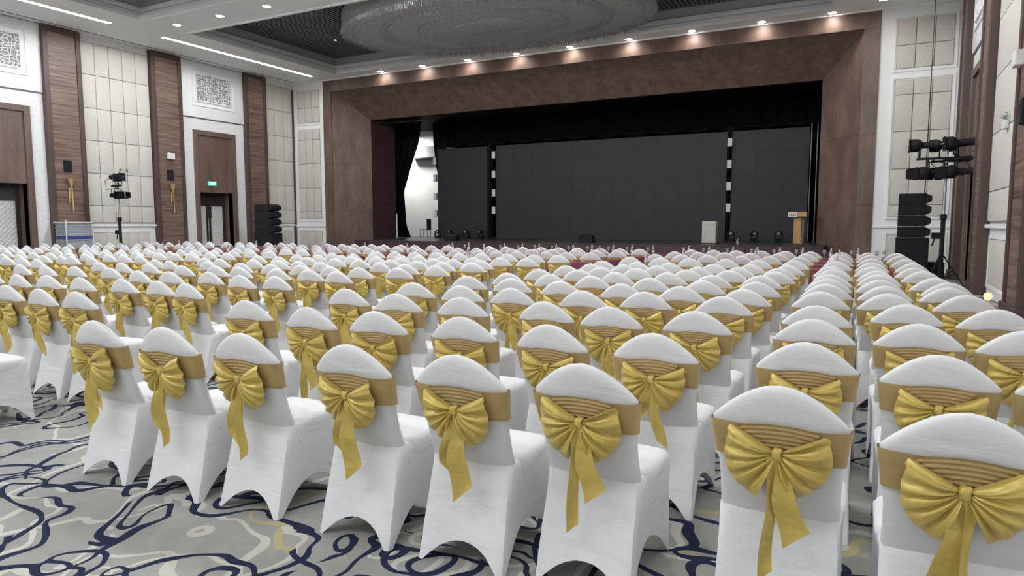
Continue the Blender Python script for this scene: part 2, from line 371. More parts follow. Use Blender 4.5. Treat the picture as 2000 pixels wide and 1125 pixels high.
def door_bay(wall, face, sign, y0, y1, d0, d1, n, label):
    tile('wallpaper', 'wallpaper', y0, d0, 0, 5.86, face, 0.02, wall, 'x', sign, 0); tile('wallpaper', 'wallpaper', d1, y1, 0, 5.86, face, 0.02, wall, 'x', sign, 0)
    tile('wallpaper', 'wallpaper', d0, d1, 5.4, 5.86, face, 0.02, wall, 'x', sign, 0)
    tile('shadow_joint', 'slat_dark', y0, y1, 5.86, 5.91, face, 0.03, wall, 'x', sign, 0)
    tile('upper_panel', 'wall_white', y0, y1, 5.91, ZC - 0.02, face, 0.07, wall, 'x', sign)
    lattice(d0 + 0.2, d1 - 0.2, 6.6, 7.66, face + sign * 0.07, sign, wall, n)
    door = struct(empty('door_%d' % n, (face, (d0 + d1) / 2, 0)), label, 'door')
    hw = (d1 - d0) / 2; s = sign
    def bx(b, a, c, y_0, y_1, z_0, z_1):
        lo, hi = sorted((s * a, s * c)); b.box(lo, hi, y_0, y_1, z_0, z_1); return b
    b = MB(); bx(b, -0.02, 0.10, -hw, -hw + 0.2, 0, 5.4); bx(b, -0.02, 0.10, hw - 0.2, hw, 0, 5.4); bx(b, -0.02, 0.10, -hw + 0.2, hw - 0.2, 5.2, 5.4)
    b.build('door_frame', 'door_wood', door, bevel=0.012)
    bx(MB(), -0.02, 0.03, -hw + 0.2, hw - 0.2, 2.85, 5.2).build('overpanel', 'door_wood', door)
    b = MB(); bx(b, -0.60, -0.001, -hw + 0.12, -hw + 0.2, 0, 2.9); bx(b, -0.60, -0.001, hw - 0.2, hw - 0.12, 0, 2.9); bx(b, -0.60, -0.001, -hw + 0.12, hw - 0.12, 2.851, 2.93)
    b.build('reveal', 'door_wood', door)
    bx(MB(), -0.60, -0.51, -hw + 0.2, hw - 0.2, 2.45, 2.85).build('transom', 'door_dark', door)
    for t in (-1, 1):
        a0, a1 = sorted((0.0, t * (hw - 0.2)))
        b = MB(); st = 0.13
        for (p, q, z0, z1) in ((a0, a0 + st, 0.02, 2.45), (a1 - st, a1, 0.02, 2.45), (a0 + st, a1 - st, 2.28, 2.45), (a0 + st, a1 - st, 0.02, 0.2)): bx(b, -0.56, -0.50, p, q, z0, z1)
        leaf = b.build('door_leaf', 'door_dark', door)
        # quilted white infill with raised diamonds
        b = MB(); bx(b, -0.56, -0.53, a0 + st, a1 - st, 0.2, 2.28); ny, nz = 4, 13; dy = (a1 - a0 - 2 * st) / ny; dz = 2.08 / nz
        for i in range(ny):
            for j in range(nz):
                for (oy, oz) in ((0.5, 0.5),) + (((1.0, 1.0),) if i < ny - 1 and j < nz - 1 else ()):
                    cy, cz = a0 + st + (i + oy) * dy, 0.2 + (j + oz) * dz; e = 0.46
                    b.add([(s * -0.528, cy - e * dy, cz), (s * -0.528, cy, cz - e * dz), (s * -0.528, cy + e * dy, cz), (s * -0.528, cy, cz + e * dz), (s * -0.505, cy, cz)], [(0, 1, 4), (1, 2, 4), (2, 3, 4), (3, 0, 4)])
        b.build('quilted_panel', 'quilt', leaf)
        hy = t * 0.065
        MB().tube([(s * -0.46, hy, 0.75), (s * -0.46, hy, 1.75)], 0.016).tube([(s * -0.51, hy, 0.8), (s * -0.45, hy, 0.8)], 0.01).tube([(s * -0.51, hy, 1.7), (s * -0.45, hy, 1.7)], 0.01).build('handle', 'steel', leaf, smooth=True)
    return door
panel_bay(wall_l, XL, 1, 14.75, 17.4, 5); panel_bay(wall_l, XL, 1, 23.05, YF, 3); panel_bay(wall_l, XL, 1, 6.5, 9.1, 5)
for a, c in ((5.2, 6.5), (9.1, 10.35), (13.5, 14.75), (17.4, 18.7), (21.85, 23.05)): pilaster(wall_l, XL, 1, a, c)
door_bay(wall_l, XL, 1, 10.35, 13.5, 10.9, 13.05, 1, 'brown framed double door cut by the left edge of the picture')
door_bay(wall_l, XL, 1, 18.7, 21.85, 19.25, 21.35, 2, 'brown framed double door with quilted white leaves under the green sign')
panel_bay(wall_r, XR, -1, 13.95, 17.4, 1); panel_bay(wall_r, XR, -1, 23.05, YF, 3); panel_bay(wall_r, XR, -1, 6.5, 12.6, 8)
for a, c in ((5.2, 6.5), (12.6, 13.95), (17.4, 18.7), (21.85, 23.05)): pilaster(wall_r, XR, -1, a, c)
door_bay(wall_r, XR, -1, 18.7, 21.85, 19.25, 21.35, 3, 'tall dark brown door frame on the right wall behind the light stand')
MB().box(XL, XL + 0.1, YF - 0.12, YF - 0.02, 0, ZC - 0.3).build('corner_strip', 'walnut_edge', wall_f)

# front wall panels: columns and rows per frame
def front_panels(x0, x1, nc, frames):
    for (z0, z1, rows) in frames:
        b = MB(); moulding(b, x0 - 0.1, x1 + 0.1, z0 - 0.1, z1 + 0.1, YF, 'y', -1, 0.06, 0.04); b.build('moulding', 'wall_white', wall_f)
        tile('joint_backing', 'joint', x0, x1, z0, z1, YF, 0.01, wall_f, 'y', -1, 0)
        wd = (x1 - x0) / nc
        for i in range(nc):
            for r0, r1 in zip(rows[:-1], rows[1:]):
                tile('panel', 'fabric_panel', x0 + i * wd + 0.012, x0 + (i + 1) * wd - 0.012, r0 + 0.01, r1 - 0.01, YF - 0.005, 0.04, wall_f, 'y', -1)
FR = [(6.3, 7.78, [6.3, 7.0, 7.78]), (1.75, 5.95, [1.75, 2.1, 3.22, 4.38, 5.5, 5.95]), (0.32, 1.15, [0.32, 1.15])]
front_panels(-24.62, -23.22, 3, FR); front_panels(0.50, 2.0, 3, FR)
for a, c in ((XL, -22.98), (0.06, XR)): MB().box(a, c, YF - 0.06, YF, 1.38, 1.45).build('rail', 'wall_white', wall_f, bevel=0.01)
bb = MB(); bb.box(XL + 0.01, -22.98, YF - 0.03, YF, 0, 0.16); bb.box(0.06, XR - 0.01, YF - 0.03, YF, 0, 0.16)
struct(bb.build('baseboard_front', 'wall_white'), 'white baseboard along the front wall', 'baseboard')

# ceiling with trays
cb = MB()
cb.box(XL - 0.2, TX0, YB, YF + 0.2, ZC, ZC + 0.12); cb.box(TX1, XR + 0.2, YB, YF + 0.2, ZC, ZC + 0.12)
ys = [YF + 0.2] + [v for t in TRAYS for v in (t[1], t[0])] + [YB]
for k in range(0, len(ys), 2): cb.box(TX0, TX1, ys[k + 1], ys[k], ZC, ZC + 0.12)
ceil = struct(cb.build('ceiling', 'ceil_white'), 'pale grey ceiling with stepped recessed trays', 'ceiling')
def ring(b, off, z0, z1, y0, y1, th=0.2):
    x0, x1, y0, y1 = TX0 - off, TX1 + off, y0 - off, y1 + off
    b.box(x0 - th, x0, y0 - th, y1 + th, z0, z1); b.box(x1, x1 + th, y0 - th, y1 + th, z0, z1)
    b.box(x0, x1, y0 - th, y0, z0, z1); b.box(x0, x1, y1, y1 + th, z0, z1)
for k, (y0, y1) in enumerate(TRAYS):
    b = MB(); prof = [(0.05, -0.012), (-0.012, -0.012), (-0.012, 0.10), (0.035, 0.125), (0.035, 0.20), (0.08, 0.27), (0.08, 0.33), (0.13, 0.345), (0.13, 0.42), (0.24, 0.42)]
    b.grid([[(TX0 - o, y0 - o, ZC + z), (TX1 + o, y0 - o, ZC + z), (TX1 + o, y1 + o, ZC + z), (TX0 - o, y1 + o, ZC + z)] for o, z in prof], True)
    b.build('tray_cornice', 'ceil_white', ceil)
    b = MB(); ring(b, 0.22, ZC + 0.421, ZC + 0.84, y0, y1); b.build('tray_cove', 'ceil_grey', ceil)
    MB().box(TX0 - 0.3, TX1 + 0.3, y0 - 0.3, y1 + 0.3, ZC + 0.84, ZC + 0.9).build('tray_panel', 'slat_dark', ceil)
sl = MB().box(-0.045, 0.045, -3.92, 3.92, -0.045, 0.045).mesh('slat', 'slat_dark')
x = TX0 - 0.15
while x < TX1 + 0.2:
    put('slat', sl, ceil, (x, 20.4, ZC + 0.79)); x += 0.16
MB().box(XL + 0.42, XL + 0.47, YB, YF - 0.3, ZC - 0.004, ZC + 0.01).build('air_slot', 'black', ceil)
MB().box(XR - 0.47, XR - 0.42, YB, YF - 0.3, ZC - 0.004, ZC + 0.01).build('air_slot', 'black', ceil)
# grooves on the beams
for yb in BEAMS:
    for dy in (-0.82, 0.82): MB().box(TX0, TX1, yb + dy - 0.03, yb + dy + 0.03, ZC - 0.035, ZC + 0.01).build('beam_moulding', 'ceil_white', ceil)
MB().box(XL, XR, YF - 0.10, YF + 0.1, ZC - 0.05, ZC + 0.01).build('cornice', 'ceil_white', ceil)

# proscenium: flat frame, splayed wood panels, reveals
pro = struct(empty('trim_1', (-11.46, YF, 0)), 'dark reddish wood proscenium framing the stage with splayed sides', 'proscenium')
px = -11.46
def ppart(name, b, m='mahogany', **k):
    o = b.build(name, m, None, **k); o.parent = pro; o.location = (-px, -YF, 0); return o
ppart('header_band', MB().box(-22.96, 0.04, YF - 0.05, YF + 0.2, 7.63, 8.15), bevel=0.008)
ZJ = [0.0, 2.1, 4.35, 7.63]
for xo, xi in ((-22.96, -22.47), (0.04, -0.43)):
    for z0, z1 in zip(ZJ[:-1], ZJ[1:]): ppart('frame_panel', MB().box(min(xo, xi), max(xo, xi), YF - 0.05, YF + 0.2, z0 + 0.003, z1 - 0.003))
def splay(xo, xi, sgn):
    ya, yb_ = YF, 26.35; zo, zi = 7.63, 6.46
    for z0, z1 in zip(ZJ[:-1], ZJ[1:]):
        z0 += 0.003; z1 -= 0.003
        ta, tb = (zo, zi) if z1 > 7 else (z1, z1)
        vs = [(xo, ya, z0), (xi, yb_, z0), (xi, yb_, tb), (xo, ya, ta)]; vb = [(a + sgn * 0.15, b2 + 0.1, c) for a, b2, c in vs]
        ppart('splay_panel', MB().add(vs + vb, [(0, 1, 2, 3), (7, 6, 5, 4), (0, 4, 5, 1), (1, 5, 6, 2), (2, 6, 7, 3), (3, 7, 4, 0)]))
splay(-22.47, -21.4, -1); splay(-0.43, -1.67, 1)
n = 8
for i in range(n):
    def L_(a, c, t): return a + (c - a) * t
    a0, a1 = L_(-22.47, -0.43, i / n) + 0.003, L_(-22.47, -0.43, (i + 1) / n) - 0.003; b0, b1 = L_(-21.4, -1.67, i / n) + 0.003, L_(-21.4, -1.67, (i + 1) / n) - 0.003
    vs = [(a0, YF, 7.63), (a1, YF, 7.63), (b1, 26.35, 6.46), (b0, 26.35, 6.46)]; vb = [(p, q + 0.1, r + 0.15) for p, q, r in vs]
    ppart('soffit_panel', MB().add(vs + vb, [(0, 1, 2, 3), (7, 6, 5, 4), (0, 4, 5, 1), (1, 5, 6, 2), (2, 6, 7, 3), (3, 7, 4, 0)]))
ppart('reveal', MB().box(-21.6, -21.4, 26.35, 28.2, 0, 6.46), 'stage_front'); ppart('reveal', MB().box(-1.67, -1.47, 26.35, 28.2, 0, 6.46), 'stage_front')  # darker stage wood puts the shade of these reveals into their colour
ppart('stage_lintel', MB().box(-21.6, -1.47, 26.4, 26.6, 6.46, 8.3), 'black')
# stage house
sh = MB(); sh.box(-28, 5, 26.6, 34.5, 6.9, 7.0); sh.box(-19.2, 5, 33.6, 33.8, 0, 7); sh.box(4.8, 5, 26.6, 33.6, 0, 7); sh.box(-1.47, 5, 26.5, 26.6, 0, 7); sh.box(-28, -21.6, 26.5, 26.6, 0, 7)
struct(sh.build('wall_stage', 'black'), 'black shell of the unlit stage house', 'stage wall')
struct(MB().box(-28, -19.2, 33.6, 33.8, 0, 7).box(-28.2, -28, 26.6, 33.8, 0, 7).build('wall_backstage', 'wall_white'), 'bright white backstage wall seen between the black curtains', 'wall')
stage = struct(empty('trim_2', (-11.1, 24.4, 0)), 'low reddish brown stage platform with steps at both ends', 'stage')
def spart(name, b, m, **k):
    o = b.build(name, m, None, **k); o.parent = stage; o.location = (11.1, -24.4, 0); return o
spart('platform', MB().box(-20.9, -1.33, 24.45, 26.36, 0, ZS - 0.04).box(-28, 5, 26.36, 33.6, 0, ZS - 0.04), 'stage_front')
spart('stage_floor', MB().box(-20.9, -1.33, 24.40, 26.36, ZS - 0.04, ZS).box(-28, 5, 26.36, 33.6, ZS - 0.04, ZS), 'stage_floor')
for i in range(8):
    a0 = -20.9 + 19.57 * i / 8; spart('fascia_panel', MB().box(a0 + 0.006, a0 + 19.57 / 8 - 0.006, 24.425, 24.45, 0.02, ZS - 0.045), 'stage_front')
for k in range(1, 4):
    z = ZS * (1 - k / 4)
    spart('step', MB().box(-20.9 - 0.3 * k, -20.9, 24.5, 25.1, 0, z), 'stage_front', bevel=0.01)
    spart('step', MB().box(-3.4, -1.33 + 0.3 * k, 24.43 - 0.28 * k, 24.43 - 0.28 * (k - 1) + 0.01, 0, z), 'stage_front', bevel=0.01)
    spart('step', MB().box(-1.33, -1.33 + 0.3 * k, 24.44, 25.3, 0, z), 'stage_front', bevel=0.01)

# ================================================================== ceiling lights
def downlight(x, y, z, label, group, power, col=(1, 0.97, 0.93), spread=150, light='AREA'):
    t = tag(empty('downlight', (x, y, z)), label, 'downlight', group)
    put('trim_ring', DL_RING, t); put('bulb', DL_BULB, t)
    if light == 'AREA':
        l = D.lights.new('lamp', 'AREA'); l.shape = 'DISK'; l.size = 0.3; l.spread = math.radians(spread)
    else:
        l = D.lights.new('lamp', 'SPOT'); l.spot_size = math.radians(spread); l.spot_blend = 0.85 if spread < 170 else 0.1; l.shadow_soft_size = 0.1
    l.energy = power; l.color = col
    lo = D.objects.new('lamp', l); COL.objects.link(lo); lo.parent = t; lo.location = (0, 0, -0.05)
DL_RING = MB().lathe([(0.13, -0.015), (0.18, -0.012), (0.18, 0.0), (0.13, 0.0)], 24, cap=False).mesh('trim_ring', 'white_plastic', True)
DL_BULB = MB().lathe([(0.02, -0.03), (0.09, -0.022), (0.13, -0.002)], 24).mesh('bulb', 'bulb', True)
ORD = ['', 'first', 'second', 'third', 'fourth', 'fifth', 'sixth', 'seventh', 'eighth', 'ninth', 'tenth', 'eleventh', 'twelfth', 'thirteenth', 'fourteenth', 'fifteenth', 'sixteenth', 'seventeenth', 'eighteenth', 'nineteenth', 'twentieth']
for r, yb in enumerate(BEAMS):
    for k in range(10):
        row = ['on the beam before the dark ceiling tray', 'on the second ceiling beam overhead', 'on the ceiling beam behind the camera'][r]
        downlight(-20.95 + 2.1 * k, yb, ZC, '%s lit round downlight from the left %s' % (ORD[k + 1], row), 'downlights on the ceiling beams', BEAM_W[r], (0.93, 0.965, 1.0), 178, 'SPOT')
for k, x in enumerate([-19.46, -17.23, -14.97, -12.72, -10.43, -8.11, -5.82, -3.51, -1.36]):
    downlight(x * 0.993, YF - 0.33, ZC, '%s lit downlight from the left above the stage opening' % ORD[k + 1], 'downlights along the stage front', FRONT_W, (1, 0.92, 0.84), 164, 'SPOT')
for k, (a0, a1) in enumerate(((16.5, 23.9), (7.2, 14.6), (-2.0, 5.4))):
    for side, xs in (('left', -22.75), ('right', 0.05)):
        t = tag(empty('linear_light', (xs, (a0 + a1) / 2, ZC)), 'long bright light slot in the ceiling along the %s wall, %s' % (side, ['nearest the stage', 'in the middle', 'nearest the back'][k]), 'ceiling light', 'linear ceiling lights')
        h = (a1 - a0) / 2; b = MB()
        b.box(-0.12, -0.10, -h, h, -0.012, 0); b.box(0.10, 0.12, -h, h, -0.012, 0); b.box(-0.12, 0.12, -h - 0.02, -h, -0.012, 0); b.box(-0.12, 0.12, h, h + 0.02, -0.012, 0)
        b.build('slot_frame', 'white_plastic', t); MB().box(-0.10, 0.10, -h, h, -0.006, 0).build('diffuser', 'tube', t)
l = D.lights.new('work_lamp', 'AREA'); l.energy = BACKSTAGE_W; l.size = 1.0; l.color = (1, 0.97, 0.92)
wl = tag(empty('work_light', (-24.2, 32.2, 6.2)), 'backstage work light behind the black curtain', 'lamp')
MB().box(-0.5, 0.5, -0.1, 0.1, 0.0, 0.12).build('housing', 'white_plastic', wl); MB().box(-0.48, 0.48, -0.08, 0.08, -0.02, 0.0).build('diffuser', 'tube', wl)
lo = D.objects.new('lamp', l); COL.objects.link(lo); lo.parent = wl; lo.location = (0, 0, -0.08); lo.rotation_euler = (0.35, 0, 0)

# chandelier
ch = tag(empty('chandelier', (-11.43, 20.35, ZC)), 'huge unlit oval crystal chandelier in the dark ceiling tray', 'chandelier')
def ell(f, z, n=72): return [(5.45 * f * math.copysign(abs(math.cos(2 * PI * k / n)) ** 0.85, math.cos(2 * PI * k / n)), 3.25 * f * math.copysign(abs(math.sin(2 * PI * k / n)) ** 0.85, math.sin(2 * PI * k / n)), z) for k in range(n)]
for i, (f0, f1, z0, z1) in enumerate(((1.0, 0.74, -0.10, -0.11), (0.745, 0.49, -0.12, -0.14), (0.495, 0.24, -0.15, -0.17), (0.245, 0.01, -0.18, -0.19))):
    MB().grid([ell(f0, 0.45), ell(f0, z0), ell(f0 * 0.97, z0 - 0.01), ell(f1, z1), ell(f1, 0.3)], True).build('crystal_tier', 'chand', ch, smooth=True)
b = MB(); rnd = random.Random(5)
for f, z0, n in ((1.005, -0.10, 520), (0.97, -0.10, 500), (0.93, -0.10, 480), (0.745, -0.13, 300), (0.70, -0.13, 300), (0.485, -0.16, 180)):
    for p in ell(f, z0, n):
        h = rnd.uniform(0.04, 0.17); x, y = p[0], p[1]; r = 0.022
        b.add([(x - r, y, z0), (x, y - r, z0), (x + r, y, z0), (x, y + r, z0), (x, y, z0 - h)], [(0, 1, 4), (1, 2, 4), (2, 3, 4), (3, 0, 4)])
o = b.build('crystal_fringe', 'crystal', ch); o['kind'] = 'stuff'
for sx in (-3.5, 0, 3.5): MB().tube([(sx, 0, 0.3), (sx, 0, 0.74)], 0.03).build('hanger_rod', 'steel', ch)
t = tag(empty('spot_lamp', (-19.35, 21.7, ZC + 0.745)), 'small warm spot lamp in the dark tray beside the chandelier', 'spot lamp')
MB().lathe([(0.05, 0), (0.06, -0.06), (0.05, -0.07)], 12).build('housing', 'slat_dark', t); MB().lathe([(0.0, -0.085), (0.045, -0.075)], 12).build('bulb', emis('spot_bulb', (1, 0.75, 0.5), 14), t)

# ================================================================== banquet chairs
def lerp_tab(tab, z):
    if z <= tab[0][0]: return tab[0][1]
    for (a, p), (b, q) in zip(tab[:-1], tab[1:]):
        if z <= b: return p + (q - p) * (z - a) / (b - a)
    return tab[-1][1]
HW = [(0.36, 0.206), (0.47, 0.205), (0.58, 0.203), (0.70, 0.212), (0.78, 0.222), (0.825, 0.227), (0.97, 0.228)]
YC = [(0.36, 0.178), (0.41, 0.157), (0.47, 0.130), (0.52, 0.110), (0.58, 0.089), (0.64, 0.071), (0.70, 0.055), (0.76, 0.039), (0.82, 0.023), (0.88, 0.010), (0.95, 0.0)]
def yc(z): return lerp_tab(YC, z)
def back_t(u, v=0.5): return 0.030 * math.sqrt(max(0.0, 1 - abs(u) ** 16)) * math.sqrt(max(0.0, 1 - max(0.0, v) ** 30))
def make_backrest(nu=18, nv=16, lum=0.004, seed=0):
    b = MB(); z0 = 0.36
    def P(u, v, s):
        T = 0.813 + 0.137 * (1 - abs(u) ** 1.85); z = z0 + (T - z0) * v
        x = u * lerp_tab(HW, z)
        y = yc(z) + 0.012 * u * u + s * back_t(u, v)
        if s < 0: y += lum * noise.noise((x * 9 + seed, z * 7, seed * 3.1))
        return (x, y, z)
    us = [math.copysign(1 - (1 - abs(q)) ** 2.0, q) for q in [-1 + 2 * i / nu for i in range(nu + 1)]]
    vs = [1 - (1 - j / nv) ** 2.6 for j in range(nv + 1)]
    for s in (-1, 1): b.grid([[P(u, v, s) for u in us] for v in vs])
    return b
def make_skirt(ns=12, nr=9, seed=0):
    b = MB(); C_top = [(-0.206, 0.112), (0.206, 0.112), (0.222, 0.53), (-0.222, 0.53)]
    C_bot = [(-0.220, 0.0), (0.220, 0.0), (0.220, 0.56), (-0.220, 0.56)]
    A = [0.105, 0.15, 0.11, 0.15]; rows = []
    for r in range(nr + 1):
        f = r / nr; row = []
        for k in range(4):
            for i in range(ns):
                t = i / ns
                tt = t * t * (3 - 2 * t) * 0.25 + t * 0.75
                hem = A[k] * max(0.0, math.sin(PI * min(1, max(0, (tt - 0.10) / 0.80)))) ** 0.62
                z = hem + (0.452 - hem) * f; g = 1 - z / 0.452
                a, c = C_top[k], C_top[(k + 1) % 4]; p, q = C_bot[k], C_bot[(k + 1) % 4]
                x = (a[0] + (c[0] - a[0]) * tt) * (1 - g) + (p[0] + (q[0] - p[0]) * tt) * g
                y = (a[1] + (c[1] - a[1]) * tt) * (1 - g) + (p[1] + (q[1] - p[1]) * tt) * g
                m = math.sin(PI * tt) * math.sin(PI * min(1, g * 1.0)) * 0.016 + 0.020 * math.sin(PI * tt) * g
                if k == 0: y += 0.012 * (2 * tt - 1) ** 2 * (1 - g) ** 3 - 0.003
                nx, ny = [(0, 1), (-1, 0), (0, -1), (1, 0)][k]
                wob = 0.004 * noise.noise((x * 11 + seed, y * 11, z * 9 + seed))
                e = max(0.0, 1 - min(tt, 1 - tt) / 0.05) * 0.010
                sx, sy = (1 if x > 0 else -1), (1 if y > 0.28 else -1)
                row.append((x + nx * (m + wob) - sx * e, y + ny * (m + wob) - sy * e, z))
        rows.append(row)
    for ins, z in ((0.006, 0.462), (0.022, 0.470), (0.05, 0.472)):
        rows.append([(x * (1 - ins / 0.21), y + ins * (1 if y < 0.28 else -1), z) for x, y, _ in rows[nr]])
    b.grid(rows, True); return b
def make_seat(n=12):
    b = MB(); rows = []
    for (f, z) in ((0.94, 0.40), (0.98, 0.44), (0.985, 0.462), (0.96, 0.476), (0.85, 0.484), (0.6, 0.489), (0.3, 0.491), (0.02, 0.492)):
        row = []
        for k in range(4 * n):
            a = 2 * PI * k / (4 * n); ca, sa = math.cos(a), math.sin(a)
            row.append((0.225 * f * math.copysign(abs(ca) ** 0.36, ca), 0.352 + 0.192 * f * math.copysign(abs(sa) ** 0.36, sa), z))
        rows.append(row)
    o = len(b.v); b.grid(rows, True); e = (len(rows) - 1) * 4 * n; b.f.append(tuple(e + k for k in range(4 * n))); return b
def rear(u, z, off): return yc(z) + 0.012 * u * u - back_t(u) - off
def make_band(nu=28, nr=6):
    b = MB(); rows = []
    us = [math.copysign(1 - (1 - abs(q)) ** 2.0, q) for q in [-1 + 2 * i / nu for i in range(nu + 1)]]
    for j in range(nr + 1):
        v = j / nr; row = []
        for s in (-1, 1):
            for u in (us if s < 0 else us[::-1]):
                z = 0.676 + 0.132 * v - 0.006 * math.sin(PI * (u + 1) / 2) * (1 if s < 0 else 0) + 0.002 * noise.noise((u * 3, v * 5, s))
                hw = lerp_tab(HW, z) + 0.007
                y = yc(z) + 0.012 * u * u + s * (back_t(u) + 0.007) + (0.002 * math.sin(v * 16 + u * 2) if s < 0 else 0)
                row.append((u * hw, y, z))
        rows.append(row)
    b.grid(rows, True); return b
KZ = 0.714
def make_ruche(nu=26, nr=40):
    b = MB(); rows = []
    for j in range(nr + 1):
        v = j / nr; row = []
        for i in range(nu + 1):
            s = -1 + 2 * i / nu
            z = 0.682 + 0.134 * v - 0.016 * s * s * v; hw = 0.055 + 0.08 * v ** 0.8; x = s * hw
            y = rear(x / 0.22, z, 0.011) - 0.0045 * (0.5 + 0.5 * math.cos(v * 2 * PI * 8)) - 0.0035 * noise.noise((x * 90, z * 60, 0)) - 0.0015 * math.sin(x * 420 + 2 * math.sin(z * 120))
            row.append((x, y, z))
        rows.append(row)
    b.grid(rows); return b
def make_loop(sgn, var=0, ns=34, nt=9):
    rnd = random.Random(var * 7 + (3 if sgn > 0 else 5)); b = MB(); ph = rnd.uniform(0, 6)
    a0, a1 = math.radians(28 + rnd.uniform(-4, 4)), math.radians(-74 + rnd.uniform(-10, 10)); R0 = rnd.uniform(0.158, 0.178)
    def P(s, t, lay):
        a = a0 + (a1 - a0) * s
        R = R0 * (1 + 0.03 * math.sin(3 * a + ph)) * (1.0 if s > 0.06 else 1.05)
        tt = 0.07 + 0.93 * t; x = R * tt * math.cos(a); z = KZ + R * tt * math.sin(a) - 0.012 * t * s
        w1 = math.sin(s * PI * 4.2 + ph + 0.9 * math.sin(s * 5 + ph)); w2 = math.sin(s * PI * 9.5 + ph * 2.3 + 1.5 * t)
        pl = t ** 0.35 * (0.027 * (1 - 2 * abs(w1) ** 0.65) * (1 - 0.55 * t) + 0.008 * (1 - 2 * abs(w2)) * (1 - 0.7 * t))
        base = rear(x / 0.23, z, 0.018) if z > 0.45 else 0.0
        if lay == 0: y = base - 0.016 - 0.034 * math.sin(PI * min(1, tt * 0.86)) + pl
        else: y = base - 0.006 + 0.3 * pl
        if t > 0.999: y = base - 0.022 + pl * 0.8
        return (sgn * x, y, z)
    for lay in (0, 1): b.grid([[P(i / ns, j / nt, lay) for j in range(nt + 1)] for i in range(ns + 1)])
    for s in (0.0, 1.0): b.grid([[P(s, j / nt, 0) for j in range(nt + 1)], [P(s, j / nt, 1) for j in range(nt + 1)]])
    return b
def make_knot():
    b = MB(); y = rear(0, KZ, 0) - 0.040; rows = []
    for j in range(9):
        a = PI * j / 8; row = []; f = math.sin(a) ** 0.35
        for k in range(16):
            c = 2 * PI * k / 16; pn = 1 - 0.16 * math.sin(a) ** 2
            row.append((0.019 * f * pn * math.copysign(abs(math.cos(c)) ** 0.5, math.cos(c)) + 0.002 * math.sin(a * 3), y + 0.020 * f * math.copysign(abs(math.sin(c)) ** 0.5, math.sin(c)) + 0.0015 * math.cos(c * 6), KZ + 0.021 * math.cos(a) + 0.002 * math.cos(c * 3)))
        rows.append(row)
    return b.grid(rows, True)
def make_tail(sgn, length, spread, wid, twist, cut, n=16):
    b = MB(); rows = []; y0 = rear(0, KZ, 0) - 0.052
    for i in range(n + 1):
        t = i / n; cx = sgn * (0.012 + spread * t ** 1.3) + 0.006 * math.sin(t * 7 + sgn); z = KZ - 0.005 - length * t
        w_ = (0.016 + (wid - 0.016) * min(1, t * 1.6)); ang = twist * math.sin(PI * t * 0.9) * (1 - 0.25 * t)
        y = y0 + 0.012 * t + 0.006 * math.sin(t * 9); row = []
        for k in range(4):
            q = -1 + 2 * k / 3
            zz = z + (cut * q * wid if i == n else cut * q * wid * max(0, t - 0.75) * 3)
            row.append((cx + q * w_ * math.cos(ang), y + q * w_ * math.sin(ang) + 0.004 * math.cos(q * 2.5), zz))
        rows.append(row)
    return b.grid(rows)

BACKS = [make_backrest(seed=s).mesh('backrest', 'back_fabric', 'all') for s in (0, 5, 9)]
SKIRTS = [make_skirt(seed=s).mesh('skirt', 'white_fabric', True) for s in (0, 4, 8)]
SEAT = make_seat().mesh('seat', 'white_fabric', 'all')
BAND = make_band().mesh('sash', 'gold_band', 'all')
RUCHE = make_ruche().mesh('gathered_band', 'gold_band', 'all')
KNOT = make_knot().mesh('knot', 'gold_satin', 'all')
NV = 5
LOOPS = [[make_loop(s, v).mesh('bow_loop', 'gold_satin', 'all') for s in (-1, 1)] for v in range(NV)]
TAILS = []
for v, ((l1, s1, w1, t1, c1), (l2, s2, w2, t2, c2)) in enumerate((
        ((0.44, 0.012, 0.024, 0.9, 0.9), (0.29, 0.055, 0.044, 0.25, 0.8)), ((0.27, 0.02, 0.040, 0.5, -0.9), (0.36, 0.02, 0.045, 0.35, 0.9)),
        ((0.33, 0.03, 0.044, 0.3, -1.0), (0.40, 0.00, 0.022, 1.1, 0.8)), ((0.36, 0.0, 0.045, 0.4, 1.0), (0.26, 0.02, 0.03, 0.6, -0.9)),
        ((0.20, 0.03, 0.028, 0.7, 0.8), (0.33, 0.045, 0.03, 0.9, -0.8)))):
    TAILS.append([make_tail(-1, l1, s1, w1, t1, c1).mesh('bow_tail', 'gold_satin', 'all'), make_tail(1, l2, s2, w2, t2, c2).mesh('bow_tail', 'gold_satin', 'all')])
def all_gold(v):            # sash, bow and tails of a chair too far away to pick apart
    b = MB()
    for me in (KNOT, *LOOPS[v], *TAILS[v]): b.add([tuple(q.co) for q in me.vertices], [tuple(p.vertices) for p in me.polygons])
    return b.mesh('bow', 'gold_satin', 'all')
BOWS = [all_gold(v) for v in range(NV)]

